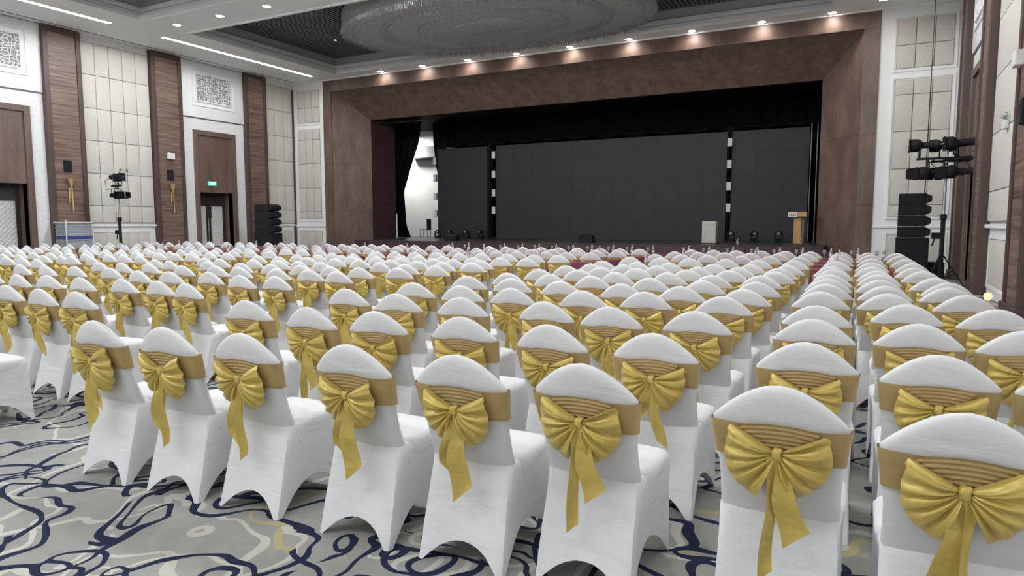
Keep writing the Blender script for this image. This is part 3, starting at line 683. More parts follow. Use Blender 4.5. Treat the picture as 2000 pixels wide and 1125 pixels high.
CHAIRS = 'A0,1,0.280,2.354;A0,2,-0.251,2.460;A1,0,0.782,3.377;B0,0,-0.994,2.499;A1,1,0.289,3.368;B0,1,-1.534,2.422;B0,2,-2.113,2.403;A1,2,-0.241,3.445;B0,3,-2.818,2.403;B1,0,-0.955,3.377;A2,0,0.753,4.352;B0,4,-3.358,2.354;B1,1,-1.553,3.406;A2,1,0.270,4.390;B0,5,-3.946,2.335;A2,2,-0.270,4.332;B1,2,-2.152,3.454;B1,3,-2.779,3.425;B2,0,-0.965,4.381;A3,0,0.762,5.374;B1,4,-3.319,3.387;B2,1,-1.534,4.352;A3,2,-0.299,5.066;A3,1,0.251,5.423;C0,0,-5.915,2.364;B2,2,-2.055,4.429;B1,5,-4.014,3.483;B2,3,-2.740,4.390;B3,0,-0.984,5.384;A4,0,0.695,6.349;A4,1,0.154,6.204;B2,4,-3.339,4.381;B3,1,-1.621,5.461;C1,0,-5.780,3.290;A4,2,-0.338,6.137;B3,2,-2.113,5.307;B4,0,-0.936,6.079;B2,5,-3.975,4.516;C1,1,-6.339,3.300;B3,3,-2.750,5.239;A5,0,0.637,7.062;A5,1,0.145,6.967;B4,1,-1.486,6.117;B3,4,-3.271,5.249;C1,2,-6.986,3.358;A5,2,-0.338,6.967;B4,2,-2.046,6.127;C1,3,-7.526,3.290;C2,0,-5.703,4.255;B3,5,-3.850,5.317;A6,0,0.685,7.664;B5,0,-0.946,6.899;C1,4,-8.076,3.300;B4,3,-2.673,6.127;C2,1,-6.204,4.313;B5,1,-1.447,6.841;A6,1,0.116,7.758;C2,2,-6.735,4.294;A7,0,0.618,8.269;A6,2,-0.357,7.671;B4,4,-3.252,6.195;B5,2,-2.007,6.918;C2,3,-7.324,4.217;C3,0,-5.606,5.259;B4,5,-3.811,6.253;B5,3,-2.644,6.909;C2,4,-7.931,4.217;C3,1,-6.079,5.201;B6,1,-1.515,7.623;A7,2,-0.367,8.327;B6,0,-1.032,7.819;B5,4,-3.136,6.909;C2,5,-8.404,4.159;A7,1,0.116,8.623;B5,5,-3.647,6.870;B6,3,-2.596,7.555;B6,2,-2.046,7.793;B7,0,-0.965,8.509;C3,2,-6.812,5.384;C3,3,-7.285,5.220;C2,6,-9.195,4.265;A8,0,0.579,9.388;C4,0,-5.587,6.195;A8,1,0.096,9.228;B7,1,-1.486,8.518;C3,4,-7.767,5.153;C2,7,-9.726,4.255;B7,2,-1.968,8.393;C4,1,-6.079,6.243;B6,4,-3.155,7.793;B6,5,-3.628,7.661;A8,2,-0.376,9.312;C2,8,-10.267,4.255;C4,2,-6.600,6.217;B7,3,-2.605,8.385;C3,5,-8.588,5.326;C5,0,-5.336,7.044;A9,0,0.531,10.122;C5,1,-5.818,6.860;B7,4,-3.088,8.398;B8,0,-1.003,9.208;B8,1,-1.486,9.165;B8,2,-1.968,8.998;A9,1,0.048,10.093;A9,2,-0.425,9.918;C4,3,-7.266,6.212;C5,2,-6.291,6.854;C3,6,-9.369,5.336;C4,4,-7.738,6.233;B8,3,-2.528,9.051;B7,5,-3.599,8.459;C5,3,-6.851,6.882;C6,0,-5.182,7.671;B9,0,-0.975,9.966;C3,7,-9.852,5.230;C4,5,-8.221,6.089;B9,1,-1.457,9.940;B8,4,-3.010,9.070;C3,8,-10.411,5.201;C5,4,-7.401,6.873;C6,1,-5.751,7.767;B9,2,-1.930,9.802;B8,5,-3.483,9.063;A10,0,0.560,11.251;C4,6,-9.070,6.191;C5,5,-8.009,6.880;B9,3,-2.538,9.745;C4,7,-9.543,6.098;A10,1,0.048,11.231;C6,2,-6.320,7.912;C7,0,-5.124,8.521;C4,8,-10.025,6.060;C6,3,-7.160,7.603;B9,4,-3.030,9.784;C7,1,-5.606,8.488;D3,0,-12.003,5.220;C5,6,-8.781,6.938;A10,2,-0.425,11.309;C6,4,-7.642,7.632;C5,7,-9.466,6.796;C7,2,-6.089,8.530;B9,5,-3.618,9.900;D3,1,-12.582,5.220;B10,0,-1.013,11.299;C8,0,-5.346,9.168;C6,5,-8.115,7.681;B10,1,-1.534,11.260;C5,8,-9.948,6.899;C6,6,-8.597,7.623;C8,1,-5.828,9.138;C7,3,-6.706,8.663;C7,4,-7.179,8.481;A11,0,0.531,12.573;B10,2,-2.026,11.260;D4,0,-11.810,6.146;C6,7,-9.311,7.584;A11,1,0.048,12.515;C8,2,-6.301,9.271;C7,5,-7.738,8.539;D4,1,-12.283,6.175;B10,3,-2.596,11.251;C9,0,-4.989,10.064;A11,2,-0.434,12.553;C6,8,-9.784,7.671;B10,4,-3.078,11.222;C9,1,-5.471,10.016;C8,3,-6.967,9.285;C9,2,-5.944,9.929;B11,0,-1.042,12.544;D5,0,-11.743,6.976;C8,4,-7.439,9.244;C7,6,-8.501,8.703;D4,2,-13.065,6.320;B10,5,-3.618,11.280;C7,7,-8.983,8.520;D4,3,-13.547,6.224;D5,1,-12.225,6.918;C8,5,-7.922,9.176;B11,1,-1.525,12.524;C9,3,-6.561,9.967;D4,4,-14.020,6.224;B11,2,-1.997,12.515;A12,0,0.502,13.885;D5,2,-12.708,7.024;D6,0,-11.473,7.671;C9,4,-7.140,10.045;D4,5,-14.589,6.166;A12,1,0.019,13.808;C7,8,-9.697,8.710;B11,3,-2.567,12.515;C8,6,-8.404,9.449;D5,3,-13.181,6.976;C10,0,-4.969,11.289;D6,1,-11.994,7.710;C8,7,-8.877,9.360;A12,2,-0.454,13.866;B11,4,-3.039,12.524;C9,5,-7.613,10.141;C8,8,-9.360,9.315;C10,1,-5.452,11.289;D5,4,-13.846,6.918;D6,2,-12.486,7.738;C9,6,-8.182,10.062;C10,2,-5.973,11.231;B12,0,-1.042,13.856;B11,5,-3.541,12.563;D7,0,-11.260,8.539;D5,5,-14.425,6.928;D6,3,-13.132,7.690;C9,7,-8.665,10.062;B12,1,-1.525,13.808;C10,3,-6.581,11.309;A13,0,0.473,15.023;D7,1,-11.801,8.600;D6,4,-13.644,7.681;D5,6,-15.120,6.938;B12,2,-2.026,13.817;C10,4,-7.063,11.309;A13,1,-0.010,15.014;D7,2,-12.283,8.598;D8,0,-11.135,9.244;D5,7,-15.641,6.909;D6,5,-14.232,7.652;C9,8,-9.340,10.228;C11,0,-4.853,12.582;B12,3,-2.518,13.856;C10,5,-7.594,11.289;D8,1,-11.617,9.219;C11,1,-5.326,12.505;D7,3,-12.910,8.549;A13,2,-0.492,15.091;D5,8,-16.143,6.918;B12,4,-3.020,13.827;D6,6,-14.908,7.700;C10,6,-8.124,11.280;D8,2,-12.129,9.217;D7,4,-13.470,8.549;B13,0,-1.042,15.072;C11,2,-5.809,12.592;B12,5,-3.503,13.846;D6,7,-15.409,7.710;C10,7,-8.607,11.270;D9,0,-10.913,10.103;C11,3,-6.417,12.495;D8,3,-12.756,9.186;B13,1,-1.525,15.101;D7,5,-14.020,8.589;D9,1,-11.415,10.074;C10,8,-9.109,11.289;D6,8,-15.950,7.748;C11,4,-6.899,12.505;D8,4,-13.316,9.167;B13,2,-1.997,15.101;D7,6,-14.628,8.597;C12,0,-4.718,13.798;D9,2,-11.955,10.074;B13,3,-2.489,15.033;D8,5,-13.846,9.194;C11,5,-7.391,12.563;D7,7,-15.197,8.539;C12,1,-5.191,13.798;D9,3,-12.534,10.064;B13,4,-2.972,15.081;C11,6,-7.951,12.515;C12,2,-5.674,13.808;D10,0,-10.633,11.251;D7,8,-15.709,8.607;D8,6,-14.502,9.263;D9,4,-13.084,10.025;E6,0,-17.484,7.748;B13,5,-3.454,15.091;C11,7,-8.424,12.553;D10,1,-11.154,11.260;D8,7,-15.014,9.253;E6,1,-18.034,7.690;C12,3,-6.253,13.875;D9,5,-13.595,10.054;C11,8,-8.906,12.582;D8,8,-15.506,9.234;C12,4,-6.735,13.856;C13,0,-4.593,15.004;D10,2,-11.704,11.309;D9,6,-14.271,10.025;E7,0,-17.195,8.585;C12,5,-7.217,13.817;C13,1,-5.075,15.052;D10,3,-12.274,11.318;D9,7,-14.744,10.035;C12,6,-7.729,13.827;E7,1,-17.764,8.581;D10,4,-12.804,11.241;D11,0,-10.334,12.563;C13,2,-5.558,15.062;D9,8,-15.284,10.074;E8,0,-17.011,9.244;E7,2,-18.362,8.539;C12,7,-8.202,13.875;D11,1,-10.826,12.582;D10,5,-13.287,11.299;C13,3,-6.127,15.043;E8,1,-17.609,9.197;C12,8,-8.703,13.846;E7,3,-18.980,8.568;C13,4,-6.600,15.052;D11,2,-11.386,12.573;D10,6,-13.924,11.280;E8,2,-18.150,9.194;E7,4,-19.510,8.568;D11,3,-11.917,12.553;C13,5,-7.082,15.081;E9,0,-16.760,10.025;D10,7,-14.435,11.289;C13,6,-7.555,15.014;E8,3,-18.767,9.186;D11,4,-12.486,12.553;E7,5,-20.099,8.588;D12,0,-10.045,13.866;D10,8,-14.956,11.299;E9,1,-17.330,10.103;C13,7,-8.038,15.043;E8,4,-19.308,9.195;D11,5,-12.959,12.524;E9,2,-17.880,10.006;D12,1,-10.556,13.885;C13,8,-8.510,15.033;D12,2,-11.058,13.827;E8,5,-19.906,9.234;D11,6,-13.557,12.582;E9,3,-18.536,10.083;D11,7,-14.078,12.495;E10,0,-16.442,11.289;D12,3,-11.588,13.885;F8,0,-20.601,9.205;E9,4,-19.047,10.093;E10,1,-16.953,11.231;D11,8,-14.570,12.524;D13,0,-9.784,15.052;D12,4,-12.129,13.885;E9,5,-19.636,10.006;F8,1,-21.199,9.224;D13,1,-10.267,15.023;E10,2,-17.484,11.270;D12,5,-12.631,13.866;F8,2,-21.749,9.224;D13,2,-10.797,15.014;F9,0,-20.350,10.054;D12,6,-13.200,13.846;E10,3,-18.169,11.260;E11,0,-16.056,12.505;F9,1,-20.919,10.016;D12,7,-13.692,13.837;D13,3,-11.299,15.091;E10,4,-18.709,11.222;D13,4,-11.830,15.014;E11,1,-16.577,12.553;F9,2,-21.517,10.016;D12,8,-14.232,13.866;E10,5,-19.250,11.289;E11,2,-17.050,12.544;D13,5,-12.312,15.081;D13,6,-12.872,15.004;F10,0,-20.022,11.299;E11,3,-17.764,12.544;E12,0,-15.651,13.798;F10,1,-20.581,11.251;D13,7,-13.364,15.062;E11,4,-18.314,12.553;D13,8,-13.856,15.004;E12,1,-16.172,13.875;F10,2,-21.170,11.280;E11,5,-18.873,12.553;E12,2,-16.683,13.798;F11,0,-19.645,12.553;E12,3,-17.426,13.827;E13,0,-15.313,15.072;F11,1,-20.224,12.592;E12,4,-17.909,13.827;E13,1,-15.786,15.101;F11,2,-20.803,12.573;E12,5,-18.468,13.817;E13,2,-16.268,15.033;F12,0,-19.240,13.837;E13,3,-17.059,15.052;F12,1,-19.829,13.837;E13,4,-17.532,15.043;E13,5,-18.092,15.023;F12,2,-20.379,13.846;F13,0,-18.883,15.023;F13,1,-19.452,15.023;F13,2,-20.041,15.072'
BLOCK = {'A': 'block beside right wall', 'B': 'block right of aisle', 'C': 'middle block', 'D': 'block left of centre', 'E': 'left block', 'F': 'block by left wall'}
ROWN = ['nearest row'] + [ORD[k] + ' row from camera' for k in range(2, 11)] + ['first table row', 'second table row', 'third table row', 'front table row']
def chair(x, y, rz, v, near, label):
    t = tag(empty('banquet_chair', (x, y, 0), rz), label, 'chair', 'white covered banquet chairs with gold bows')
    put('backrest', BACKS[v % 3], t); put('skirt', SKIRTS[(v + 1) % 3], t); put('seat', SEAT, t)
    s = put('sash', BAND, t)
    if near:
        put('gathered_band', RUCHE, s); put('knot', KNOT, s)
        for me in LOOPS[v % NV]: put('bow_loop', me, s)
        for me in TAILS[v % NV]: put('bow_tail', me, s)
    else: put('bow', BOWS[v % NV], s)
    return t
FIRST = {('B', 0, 0): 0, ('A', 0, 2): 0, ('B', 0, 1): 1, ('B', 0, 2): 1, ('B', 0, 3): 2, ('B', 0, 4): 2, ('B', 0, 5): 3, ('A', 0, 1): 2, ('B', 1, 0): 4, ('A', 1, 1): 4}
far_chairs = []
rnd = random.Random(21)
for n_, rec in enumerate(CHAIRS.split(';')):
    a, k, x, y = rec.split(','); blk, row, k, x, y = a[0], int(a[1:]), int(k), float(x), float(y)
    if (blk, row, k) == ('C', 0, 0): x, y = -5.92, 2.34
    rz = rnd.gauss(0, 0.035) if row else rnd.gauss(0, 0.012)
    v = FIRST.get((blk, row, k), rnd.randrange(5))
    if n_ < 300:
        seat_w = 'rightmost seat' if k == 0 else ORD[k + 1] + ' seat from right'
        chair(x, y, rz, v, y < 7.6 and n_ < 150, 'gold-bowed white chair, %s, %s, %s' % (ROWN[row], BLOCK[blk], seat_w))
    else: far_chairs.append((x, y, rz, v))
fb, fg, fk = MB(), MB(), MB()
lb, ls, lg = make_backrest(8, 7), make_skirt(5, 3), make_band(8, 2)
lo_seat = make_seat(4)
for x, y, rz, v in far_chairs:
    mt = Matrix.Translation((x, y, 0)) @ Matrix.Rotation(rz, 4, 'Z')
    for dst, src in ((fk, lb), (fb, ls), (fb, lo_seat), (fg, lg)): dst.add([mt @ Vector(p) for p in src.v], src.f)
fc = tag(empty('far_banquet_chairs', (-17, 13, 0)), 'mass of far white chairs with gold sashes before the left wall', 'chairs', 'white covered banquet chairs with gold bows', 'stuff')
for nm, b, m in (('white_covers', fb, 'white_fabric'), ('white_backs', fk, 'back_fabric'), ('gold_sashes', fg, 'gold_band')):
    o = b.build(nm, m, fc, smooth=True); o.location = (17, -13, 0); o['kind'] = 'stuff'

# ================================================================== draped tables, bottles and glasses
def make_cloth(L, W, seed):
    b = MB(); rnd_ = random.Random(seed); n = 26; m_ = 8; H = 0.77; per = []
    c = 0.02
    for i in range(n): per.append((-L / 2 + L * i / n, -W / 2, 0, -1))
    for i in range(m_): per.append((L / 2, -W / 2 + W * i / m_, 1, 0))
    for i in range(n): per.append((L / 2 - L * i / n, W / 2, 0, 1))
    for i in range(m_): per.append((-L / 2, W / 2 - W * i / m_, -1, 0))
    rows = []
    for j, z in enumerate((H, H - 0.012, 0.62, 0.45, 0.28, 0.12)):
        f = max(0, (H - z) / H); row = []
        for i, (x, y, nx, ny) in enumerate(per):
            d = 0.012 + f * (0.03 + 0.028 * math.sin(i * 1.15 + seed) + 0.014 * math.sin(i * 2.3 + seed * 2)) if j else 0
            row.append((x + nx * d, y + ny * d, z))
        rows.append(row)
    b.grid(rows, True); b.f.append(tuple(range(len(per)))); return b.mesh('tablecloth', 'burgundy', True)
CLOTHS = [make_cloth(1.48, 0.42, s) for s in (1, 4, 8)]
TLEG = MB().tube([(0, 0, 0), (0, 0, 0.74)], 0.016, 8).mesh('leg', 'steel', True)
BOT = MB().lathe([(0.028, 0), (0.032, 0.01), (0.032, 0.12), (0.030, 0.13), (0.032, 0.14), (0.026, 0.17), (0.013, 0.195), (0.013, 0.205)], 12).mesh('bottle_body', 'clear', True)
BOTL = MB().lathe([(0.0335, 0.05), (0.0335, 0.11)], 12, cap=False).mesh('wrapper', 'white_plastic', True)
BOTC = MB().lathe([(0.015, 0.205), (0.015, 0.225)], 10).mesh('cap', 'white_plastic')
GLS = MB().lathe([(0.032, 0), (0.032, 0.004), (0.005, 0.008), (0.005, 0.07), (0.025, 0.09), (0.036, 0.13), (0.032, 0.18), (0.030, 0.18), (0.034, 0.13), (0.023, 0.094), (0.0, 0.08)], 14, cap=False).mesh('goblet', 'glass', True)
def bottle(x, y, z, label, group):
    t = tag(empty('water_bottle', (x, y, z)), label, 'bottle', group)
    put('bottle_body', BOT, t); put('wrapper', BOTL, t); put('cap', BOTC, t)
def col_at(a, y0, c, y1, y): return a + (c - a) * (y - y0) / (y1 - y0)
TB = [11.27, 12.54, 13.85, 15.05]; T_ROW = ['first', 'second', 'third', 'front']
SPANS = {'A': [(0.12, 2.5, -0.2, 15.5)], 'B': [(-1.85, 2.5, -1.80, 15.5), (-3.55, 2.5, -3.38, 15.5)],
         'C': [(-6.32, 5.45, -5.27, 15.5), (-8.1, 5.45, -6.86, 15.5), (-9.9, 5.45, -8.4, 15.5)],
         'D': [(-12.65, 7, -10.66, 15.5), (-14.4, 7, -12.25, 15.5), (-16.25, 7, -13.85, 15.5)],
         'E': [(-19.0, 7, -16.4, 15.5), (-20.8, 7, -18.2, 15.5)], 'F': [(-22.7, 7, -20.2, 15.5)]}
for ri, ty in enumerate(TB):
    nb = 0; pts = []
    for blk, cols in SPANS.items():
        for ci, (a, y0, c, y1) in enumerate(cols):
            x = col_at(a, y0, c, y1, ty / 0.9649) * 0.9649; y = ty + 1.0
            lab = 'burgundy draped table, %s table row, %s' % (T_ROW[ri], BLOCK[blk]) + ('' if len(cols) == 1 else ', ' + ORD[ci + 1] + ' from right')
            t = tag(empty('draped_table', (x, y, 0)), lab, 'table', 'burgundy draped tables')
            put('tablecloth', CLOTHS[(ri + ci) % 3], t)
            for sx in (-0.68, 0.68):
                for sy in (-0.17, 0.17): put('leg', TLEG, t, (sx, sy, 0))
            pts.append((x, y))
    pts.sort(key=lambda p: -p[0])
    for (x, y) in pts:
        for q in ((-0.5, 0.02, 0.5) if ri == 3 else ((0.35,) if ri != 1 else ())):
            nb += 1
            if nb > 20: continue
            bx_, by_ = x - q + rnd.uniform(-0.06, 0.06), y + rnd.uniform(-0.06, 0.08)
            bottle(bx_, by_, 0.771, 'clear water bottle, %s from right on the %s table row' % (ORD[nb], T_ROW[ri]), 'water bottles on the tables')
            if ri == 3:
                g = put('stem_glass', GLS, None, (bx_ - 0.13, by_ + 0.02, 0.771)); tag(g, 'stemmed drinking glass, %s from right on the front table row' % ORD[nb], 'glass', 'glasses on the tables')

# ================================================================== wall fittings
def sconce(y, label):
    t = tag(empty('wall_sconce', (XL + 0.18, y, 0)), label, 'sconce', 'brass wall sconces')
    MB().lathe([(0.02, 2.72), (0.05, 2.85), (0.14, 3.08), (0.135, 3.08), (0.045, 2.85)], 14, (0.1, 0, 0), cap=False).build('cup', 'brass', t, smooth=True)
    MB().tube([(0.1, 0.03, 1.98), (0.1, 0.02, 2.8)], 0.022).build('tube', 'brass', t, smooth=True)
    MB().tube([(0.08, -0.07, 2.25), (0.08, -0.05, 2.78)], 0.014).build('tube', 'brass', t, smooth=True)
    MB().box(0, 0.02, -0.06, 0.06, 2.4, 2.7).tube([(0.0, 0, 2.6), (0.1, 0.02, 2.6)], 0.012).build('bracket', 'brass', t)
    MB().lathe([(0.0, 1.95), (0.03, 1.97), (0.0, 2.0)], 10, (0.1, 0.03, 0), cap=False).build('finial', 'brass', t, smooth=True)
sconce(14.13, 'slim brass wall sconce on the left walnut pilaster'); sconce(18.05, 'slim brass wall sconce on the pilaster beside the exit door')
def wall_speaker(x, y, z, s, label):
    t = tag(empty('wall_speaker', (x, y, z)), label, 'speaker', 'square black wall speakers')
    lo, hi = sorted((0, s * 0.05)); MB().box(lo, hi, -0.13, 0.13, -0.2, 0.2).build('housing', 'black_plastic', t, bevel=0.01)
    lo, hi = sorted((s * 0.05, s * 0.056)); MB().box(lo, hi, -0.115, 0.115, -0.185, 0.185).build('grille', 'dark_grille', t)
wall_speaker(XL + 0.18, 14.09, 3.5, 1, 'small square black speaker above the sconce, left pilaster'); wall_speaker(XL + 0.18, 18.02, 3.45, 1, 'small square black speaker below the white box, second pilaster')
wall_speaker(XR - 0.18, 13.27, 3.25, -1, 'small black speaker on the right wall pilaster')
def white_box(x, y, z, s, label):
    t = tag(empty('projector_box', (x, y, z)), label, 'wall box', 'white wall boxes')
    lo, hi = sorted((s * 0.03, s * 0.16)); MB().box(lo, hi, -0.15, 0.15, -0.12, 0.12).build('housing', 'white_plastic', t, bevel=0.02)
    lo, hi = sorted((0, s * 0.03)); MB().box(lo, hi, -0.05, 0.05, -0.05, 0.16).build('bracket', 'white_plastic', t)
white_box(XL + 0.18, 18.02, 4.18, 1, 'white box on the second left pilaster above a black speaker'); white_box(XR - 0.18, 13.5, 4.1, -1, 'white box high on the right wall pilaster')
def emergency(x, y, z, s, label):
    t = tag(empty('emergency_light', (x, y, z)), label, 'emergency light', 'twin emergency lights')
    lo, hi = sorted((0, s * 0.07)); MB().box(lo, hi, -0.13, 0.13, -0.13, 0.02).build('battery_box', 'white_plastic', t, bevel=0.01)
    for q in (-1, 1):
        MB().tube([(s * 0.04, q * 0.09, 0.02), (s * 0.06, q * 0.12, 0.08)], 0.012).lathe([(0.02, -0.01), (0.055, 0.04), (0.05, 0.06)], 12, (s * 0.09, q * 0.12, 0.11), 'x').build('lamp_head', 'steel', t, smooth=True)
emergency(XL + 0.07, 16.1, 3.4, 1, 'twin headed emergency light on the fabric panels behind the left light stand'); emergency(XR - 0.07, 15.55, 3.38, -1, 'twin headed emergency light on the right white panel')
ex = tag(empty('exit_sign', (XL + 0.03, 20.08, 3.22)), 'lit green exit sign above the left double door', 'sign')
MB().box(0, 0.05, -0.2, 0.2, -0.09, 0.09).build('housing', 'exit_green', ex, bevel=0.008)
fcu = D.curves.new('lettering', 'FONT'); fcu.body = 'EXIT'; fcu.size = 0.15; fcu.align_x = 'CENTER'; fcu.align_y = 'CENTER'; fcu.extrude = 0.003; fcu.materials.append(M['exit_white'])
ft = D.objects.new('text', fcu); fo = put('lettering', D.meshes.new_from_object(ft), ex, (0.053, 0, 0)); D.objects.remove(ft); fo.rotation_euler = (PI / 2, 0, PI / 2)

# ================================================================== sound and light equipment on the floor
def line_array(x0, x1, y, label, d=0.55):
    t = tag(empty('line_array', ((x0 + x1) / 2, y, 0)), label, 'loudspeaker', 'line array loudspeaker stacks'); w_ = (x1 - x0) / 2
    MB().box(-w_ - 0.03, w_ - 0.02, -d / 2, d / 2, 0.0, 1.14).build('subwoofer', 'black_plastic', t, bevel=0.02)
    MB().box(-w_ + 0.02, w_ - 0.07, -d / 2 - 0.012, -d / 2, 0.06, 1.08).build('grille', 'dark_grille', t)
    for k in range(4):
        z0 = 1.15 + k * 0.295; tip = 0.075
        sh_ = [(-w_, z0), (w_ * 0.62, z0), (w_, z0 + tip), (w_, z0 + 0.285 - tip), (w_ * 0.62, z0 + 0.285), (-w_, z0 + 0.285)]
        c_ = MB().prism(sh_, -d / 2 + 0.03, d / 2 - 0.03).build('array_cabinet', 'black_plastic', t, bevel=0.006)
        MB().box(-w_ + 0.03, w_ * 0.6, -d / 2 + 0.02, -d / 2 + 0.03, z0 + 0.03, z0 + 0.255).build('grille', 'dark_grille', c_)
        MB().box(w_ * 0.1, w_ * 0.2, -d / 2 + 0.015, d / 2 - 0.02, z0 - 0.008, z0 + 0.002).build('rigging_link', 'steel', c_)
line_array(-22.75, -21.70, 20.6, 'black line array loudspeaker stack before the left wall by the door'); line_array(0.66, 1.42, 21.5, 'black line array loudspeaker stack beside the right framed panels')
fcz = tag(empty('flight_case', (1.66, 22.5, 0)), 'black equipment case on the floor behind the right loudspeaker stack', 'case')
MB().box(-0.2, 0.2, -0.3, 0.3, 0.04, 0.44).build('body', 'black_plastic', fcz, bevel=0.015); MB().box(-0.207, 0.207, -0.307, 0.307, 0.28, 0.30).build('edge_trim', 'slat_dark', fcz)
for sx in (-0.15, 0.15):
    for sy in (-0.24, 0.24): MB().lathe([(0.03, -0.015), (0.03, 0.015)], 10, (sx, sy, 0.03), 'x').build('caster', 'black_plastic', fcz)
cb_ = tag(empty('hanging_cable', (1.30, 22.2, 0)), 'thin dark cable hanging from the ceiling before the right panels', 'cable')
MB().tube([(0, 0, ZC), (0.0, 0, 5), (-0.01, 0, 0.02)], 0.014, 6).build('cord', 'black_plastic', cb_)

SP_BODY = MB().lathe([(0.04, -0.12), (0.13, -0.11), (0.155, -0.08), (0.155, 0.05), (0.13, 0.10), (0.085, 0.15)], 18, axis='x').mesh('lamp_house', 'black_plastic', True)
SP_BAR = MB().lathe([(0.078, 0.14), (0.078, 0.44), (0.09, 0.45), (0.09, 0.50), (0.07, 0.50), (0.07, 0.46)], 16, axis='x', cap=False).mesh('lens_barrel', 'black_plastic', True)
SP_GEL = MB().box(-0.13, -0.115, -0.16, 0.16, -0.16, 0.16).mesh('gel_frame', 'black_plastic')
SP_KNOB = MB().lathe([(0.012, -0.20), (0.02, -0.12)], 8, axis='x').mesh('knob', 'steel')
SP_YOKE = MB().tube([(0.1, -0.17, 0), (0.1, -0.17, -0.26), (0.1, 0.17, -0.26), (0.1, 0.17, 0)], 0.014, 6).tube([(0.1, 0, -0.26), (0.1, 0, -0.33)], 0.022, 8).mesh('yoke', 'black_plastic')
SP_HOOD = MB().add([(-0.12, -0.15, -0.15), (-0.12, 0.15, -0.15), (-0.12, 0.15, 0.15), (-0.12, -0.15, 0.15), (-0.36, -0.19, -0.10), (-0.36, 0.19, -0.10), (-0.36, 0.19, 0.12), (-0.36, -0.19, 0.12)], [(0, 1, 5, 4), (1, 2, 6, 5), (2, 3, 7, 6), (3, 0, 4, 7)]).mesh('barn_door', 'black_plastic')
def spotlight(x, y, z, rz, tilt, up, hood, label, group, sc=1.0):
    t = tag(empty('stage_spotlight', (x, y, z), rz), label, 'spotlight', group); t.rotation_euler = (0, tilt, rz); t.scale = (sc, sc, sc)
    put('lamp_house', SP_BODY, t); put('lens_barrel', SP_BAR, t); put('knob', SP_KNOB, t)
    put('barn_door', SP_HOOD, t) if hood else put('gel_frame', SP_GEL, t)
    yk = put('yoke', SP_YOKE, t)
    if not up: yk.rotation_euler = (PI, 0, 0)
def light_stand(x, y, ztop, bars, label):
    t = tag(empty('light_stand', (x, y, 0)), label, 'light stand', 'floor light stands')
    MB().tube([(0, 0, 1.5), (0, 0, ztop)], 0.032, 12).build('mast', 'steel', t, smooth=True); MB().tube([(0, 0, 0.1), (0, 0, 1.65)], 0.05, 12).build('lower_mast', 'black_plastic', t, smooth=True)
    MB().lathe([(0.05, 1.6), (0.075, 1.62), (0.075, 1.72), (0.05, 1.74)], 12).build('collar', 'black_plastic', t); MB().box(-0.22, -0.04, -0.05, 0.05, 1.15, 1.30).tube([(-0.16, 0, 1.16), (-0.2, 0, 0.98)], 0.02, 6).build('crank', 'black_plastic', t)
    for k in range(3):
        a = PI / 2 + 2 * PI * k / 3 + 0.3
        MB().tube([(0.05 * math.cos(a), 0.05 * math.sin(a), 0.75), (0.5 * math.cos(a), 0.5 * math.sin(a), 0.025)], 0.018, 6).tube([(0.05 * math.cos(a), 0.05 * math.sin(a), 0.25), (0.38 * math.cos(a), 0.38 * math.sin(a), 0.32)], 0.012, 6).build('leg', 'black_plastic', t)
    for (a, b, z, yy) in bars: MB().tube([(a, yy, z), (b, yy, z)], 0.028, 8).tube([(0, 0, z), (0, yy, z)], 0.025, 8).build('crossbar', 'black_plastic', t)
    return t
sx, sy = 1.53, 19.2
st = light_stand(sx, sy, 3.3, [(-0.62, 0.5, 3.05, -0.06), (-0.3, 0.5, 3.0, 0.22), (-0.1, 0.5, 3.0, -0.26)], 'tall steel light stand by the right wall')
MB().tube([(-0.3, -0.08, 3.02), (0.1, -0.12, 2.86), (0.35, -0.1, 2.98), (0.55, -0.1, 2.7), (0.56, -0.05, 2.95), (0.52, -0.05, 3.2)], 0.010, 5).tube([(-0.35, -0.1, 2.97), (-0.2, -0.12, 2.8), (0.0, -0.1, 2.93)], 0.010, 5).build('cable', 'black_plastic', st)
G1 = 'spotlights on the right stand'; WHERE = 'on the right light stand'
for k, (dx, dy, rz) in enumerate(((-0.66, -0.06, 0.04), (-0.24, 0.20, -0.06), (0.03, -0.26, 0.10), (0.10, 0.12, -0.22))):
    spotlight(sx + dx, sy + dy, 3.05 + 0.32, rz, -0.03 * k, True, False, 'black spotlight %s, upper row, %s from left' % (WHERE, ORD[k + 1]), G1, 0.98)
for k, (dx, dy, rz) in enumerate(((-0.46, -0.06, 0.05), (-0.12, 0.22, -0.06), (0.08, -0.22, 0.06))):
    spotlight(sx + dx, sy + dy, 3.05 - 0.34, rz, -0.05, False, True, 'black spotlight with barn doors %s, lower row, %s from left' % (WHERE, ORD[k + 1]), G1, 0.98)
lx, ly = -23.2, 14.85
st = light_stand(lx, ly, 3.0, [(-0.28, 0.28, 2.82, -0.05)], 'tall steel light stand before the left fabric panels')
MB().tube([(-0.3, -0.08, 3.12), (-0.55, -0.1, 3.0), (-0.5, -0.1, 2.7), (-0.2, -0.08, 2.72)], 0.010, 5).build('cable', 'black_plastic', st)
for k, (dx, dz, rz, up) in enumerate(((0.22, 0.30, PI + 0.15, True), (0.05, 0.28, PI - 0.5, True), (0.18, -0.32, PI + 0.1, False), (0.0, -0.32, PI - 0.35, False))):
    spotlight(lx + dx, ly - 0.05, 2.82 + dz, rz, 0.0, up, not up, 'black spotlight on the left light stand, %s' % ['upper right', 'upper left', 'lower right with barn doors', 'lower left with barn doors'][k], 'spotlights on the left stand', 0.85)
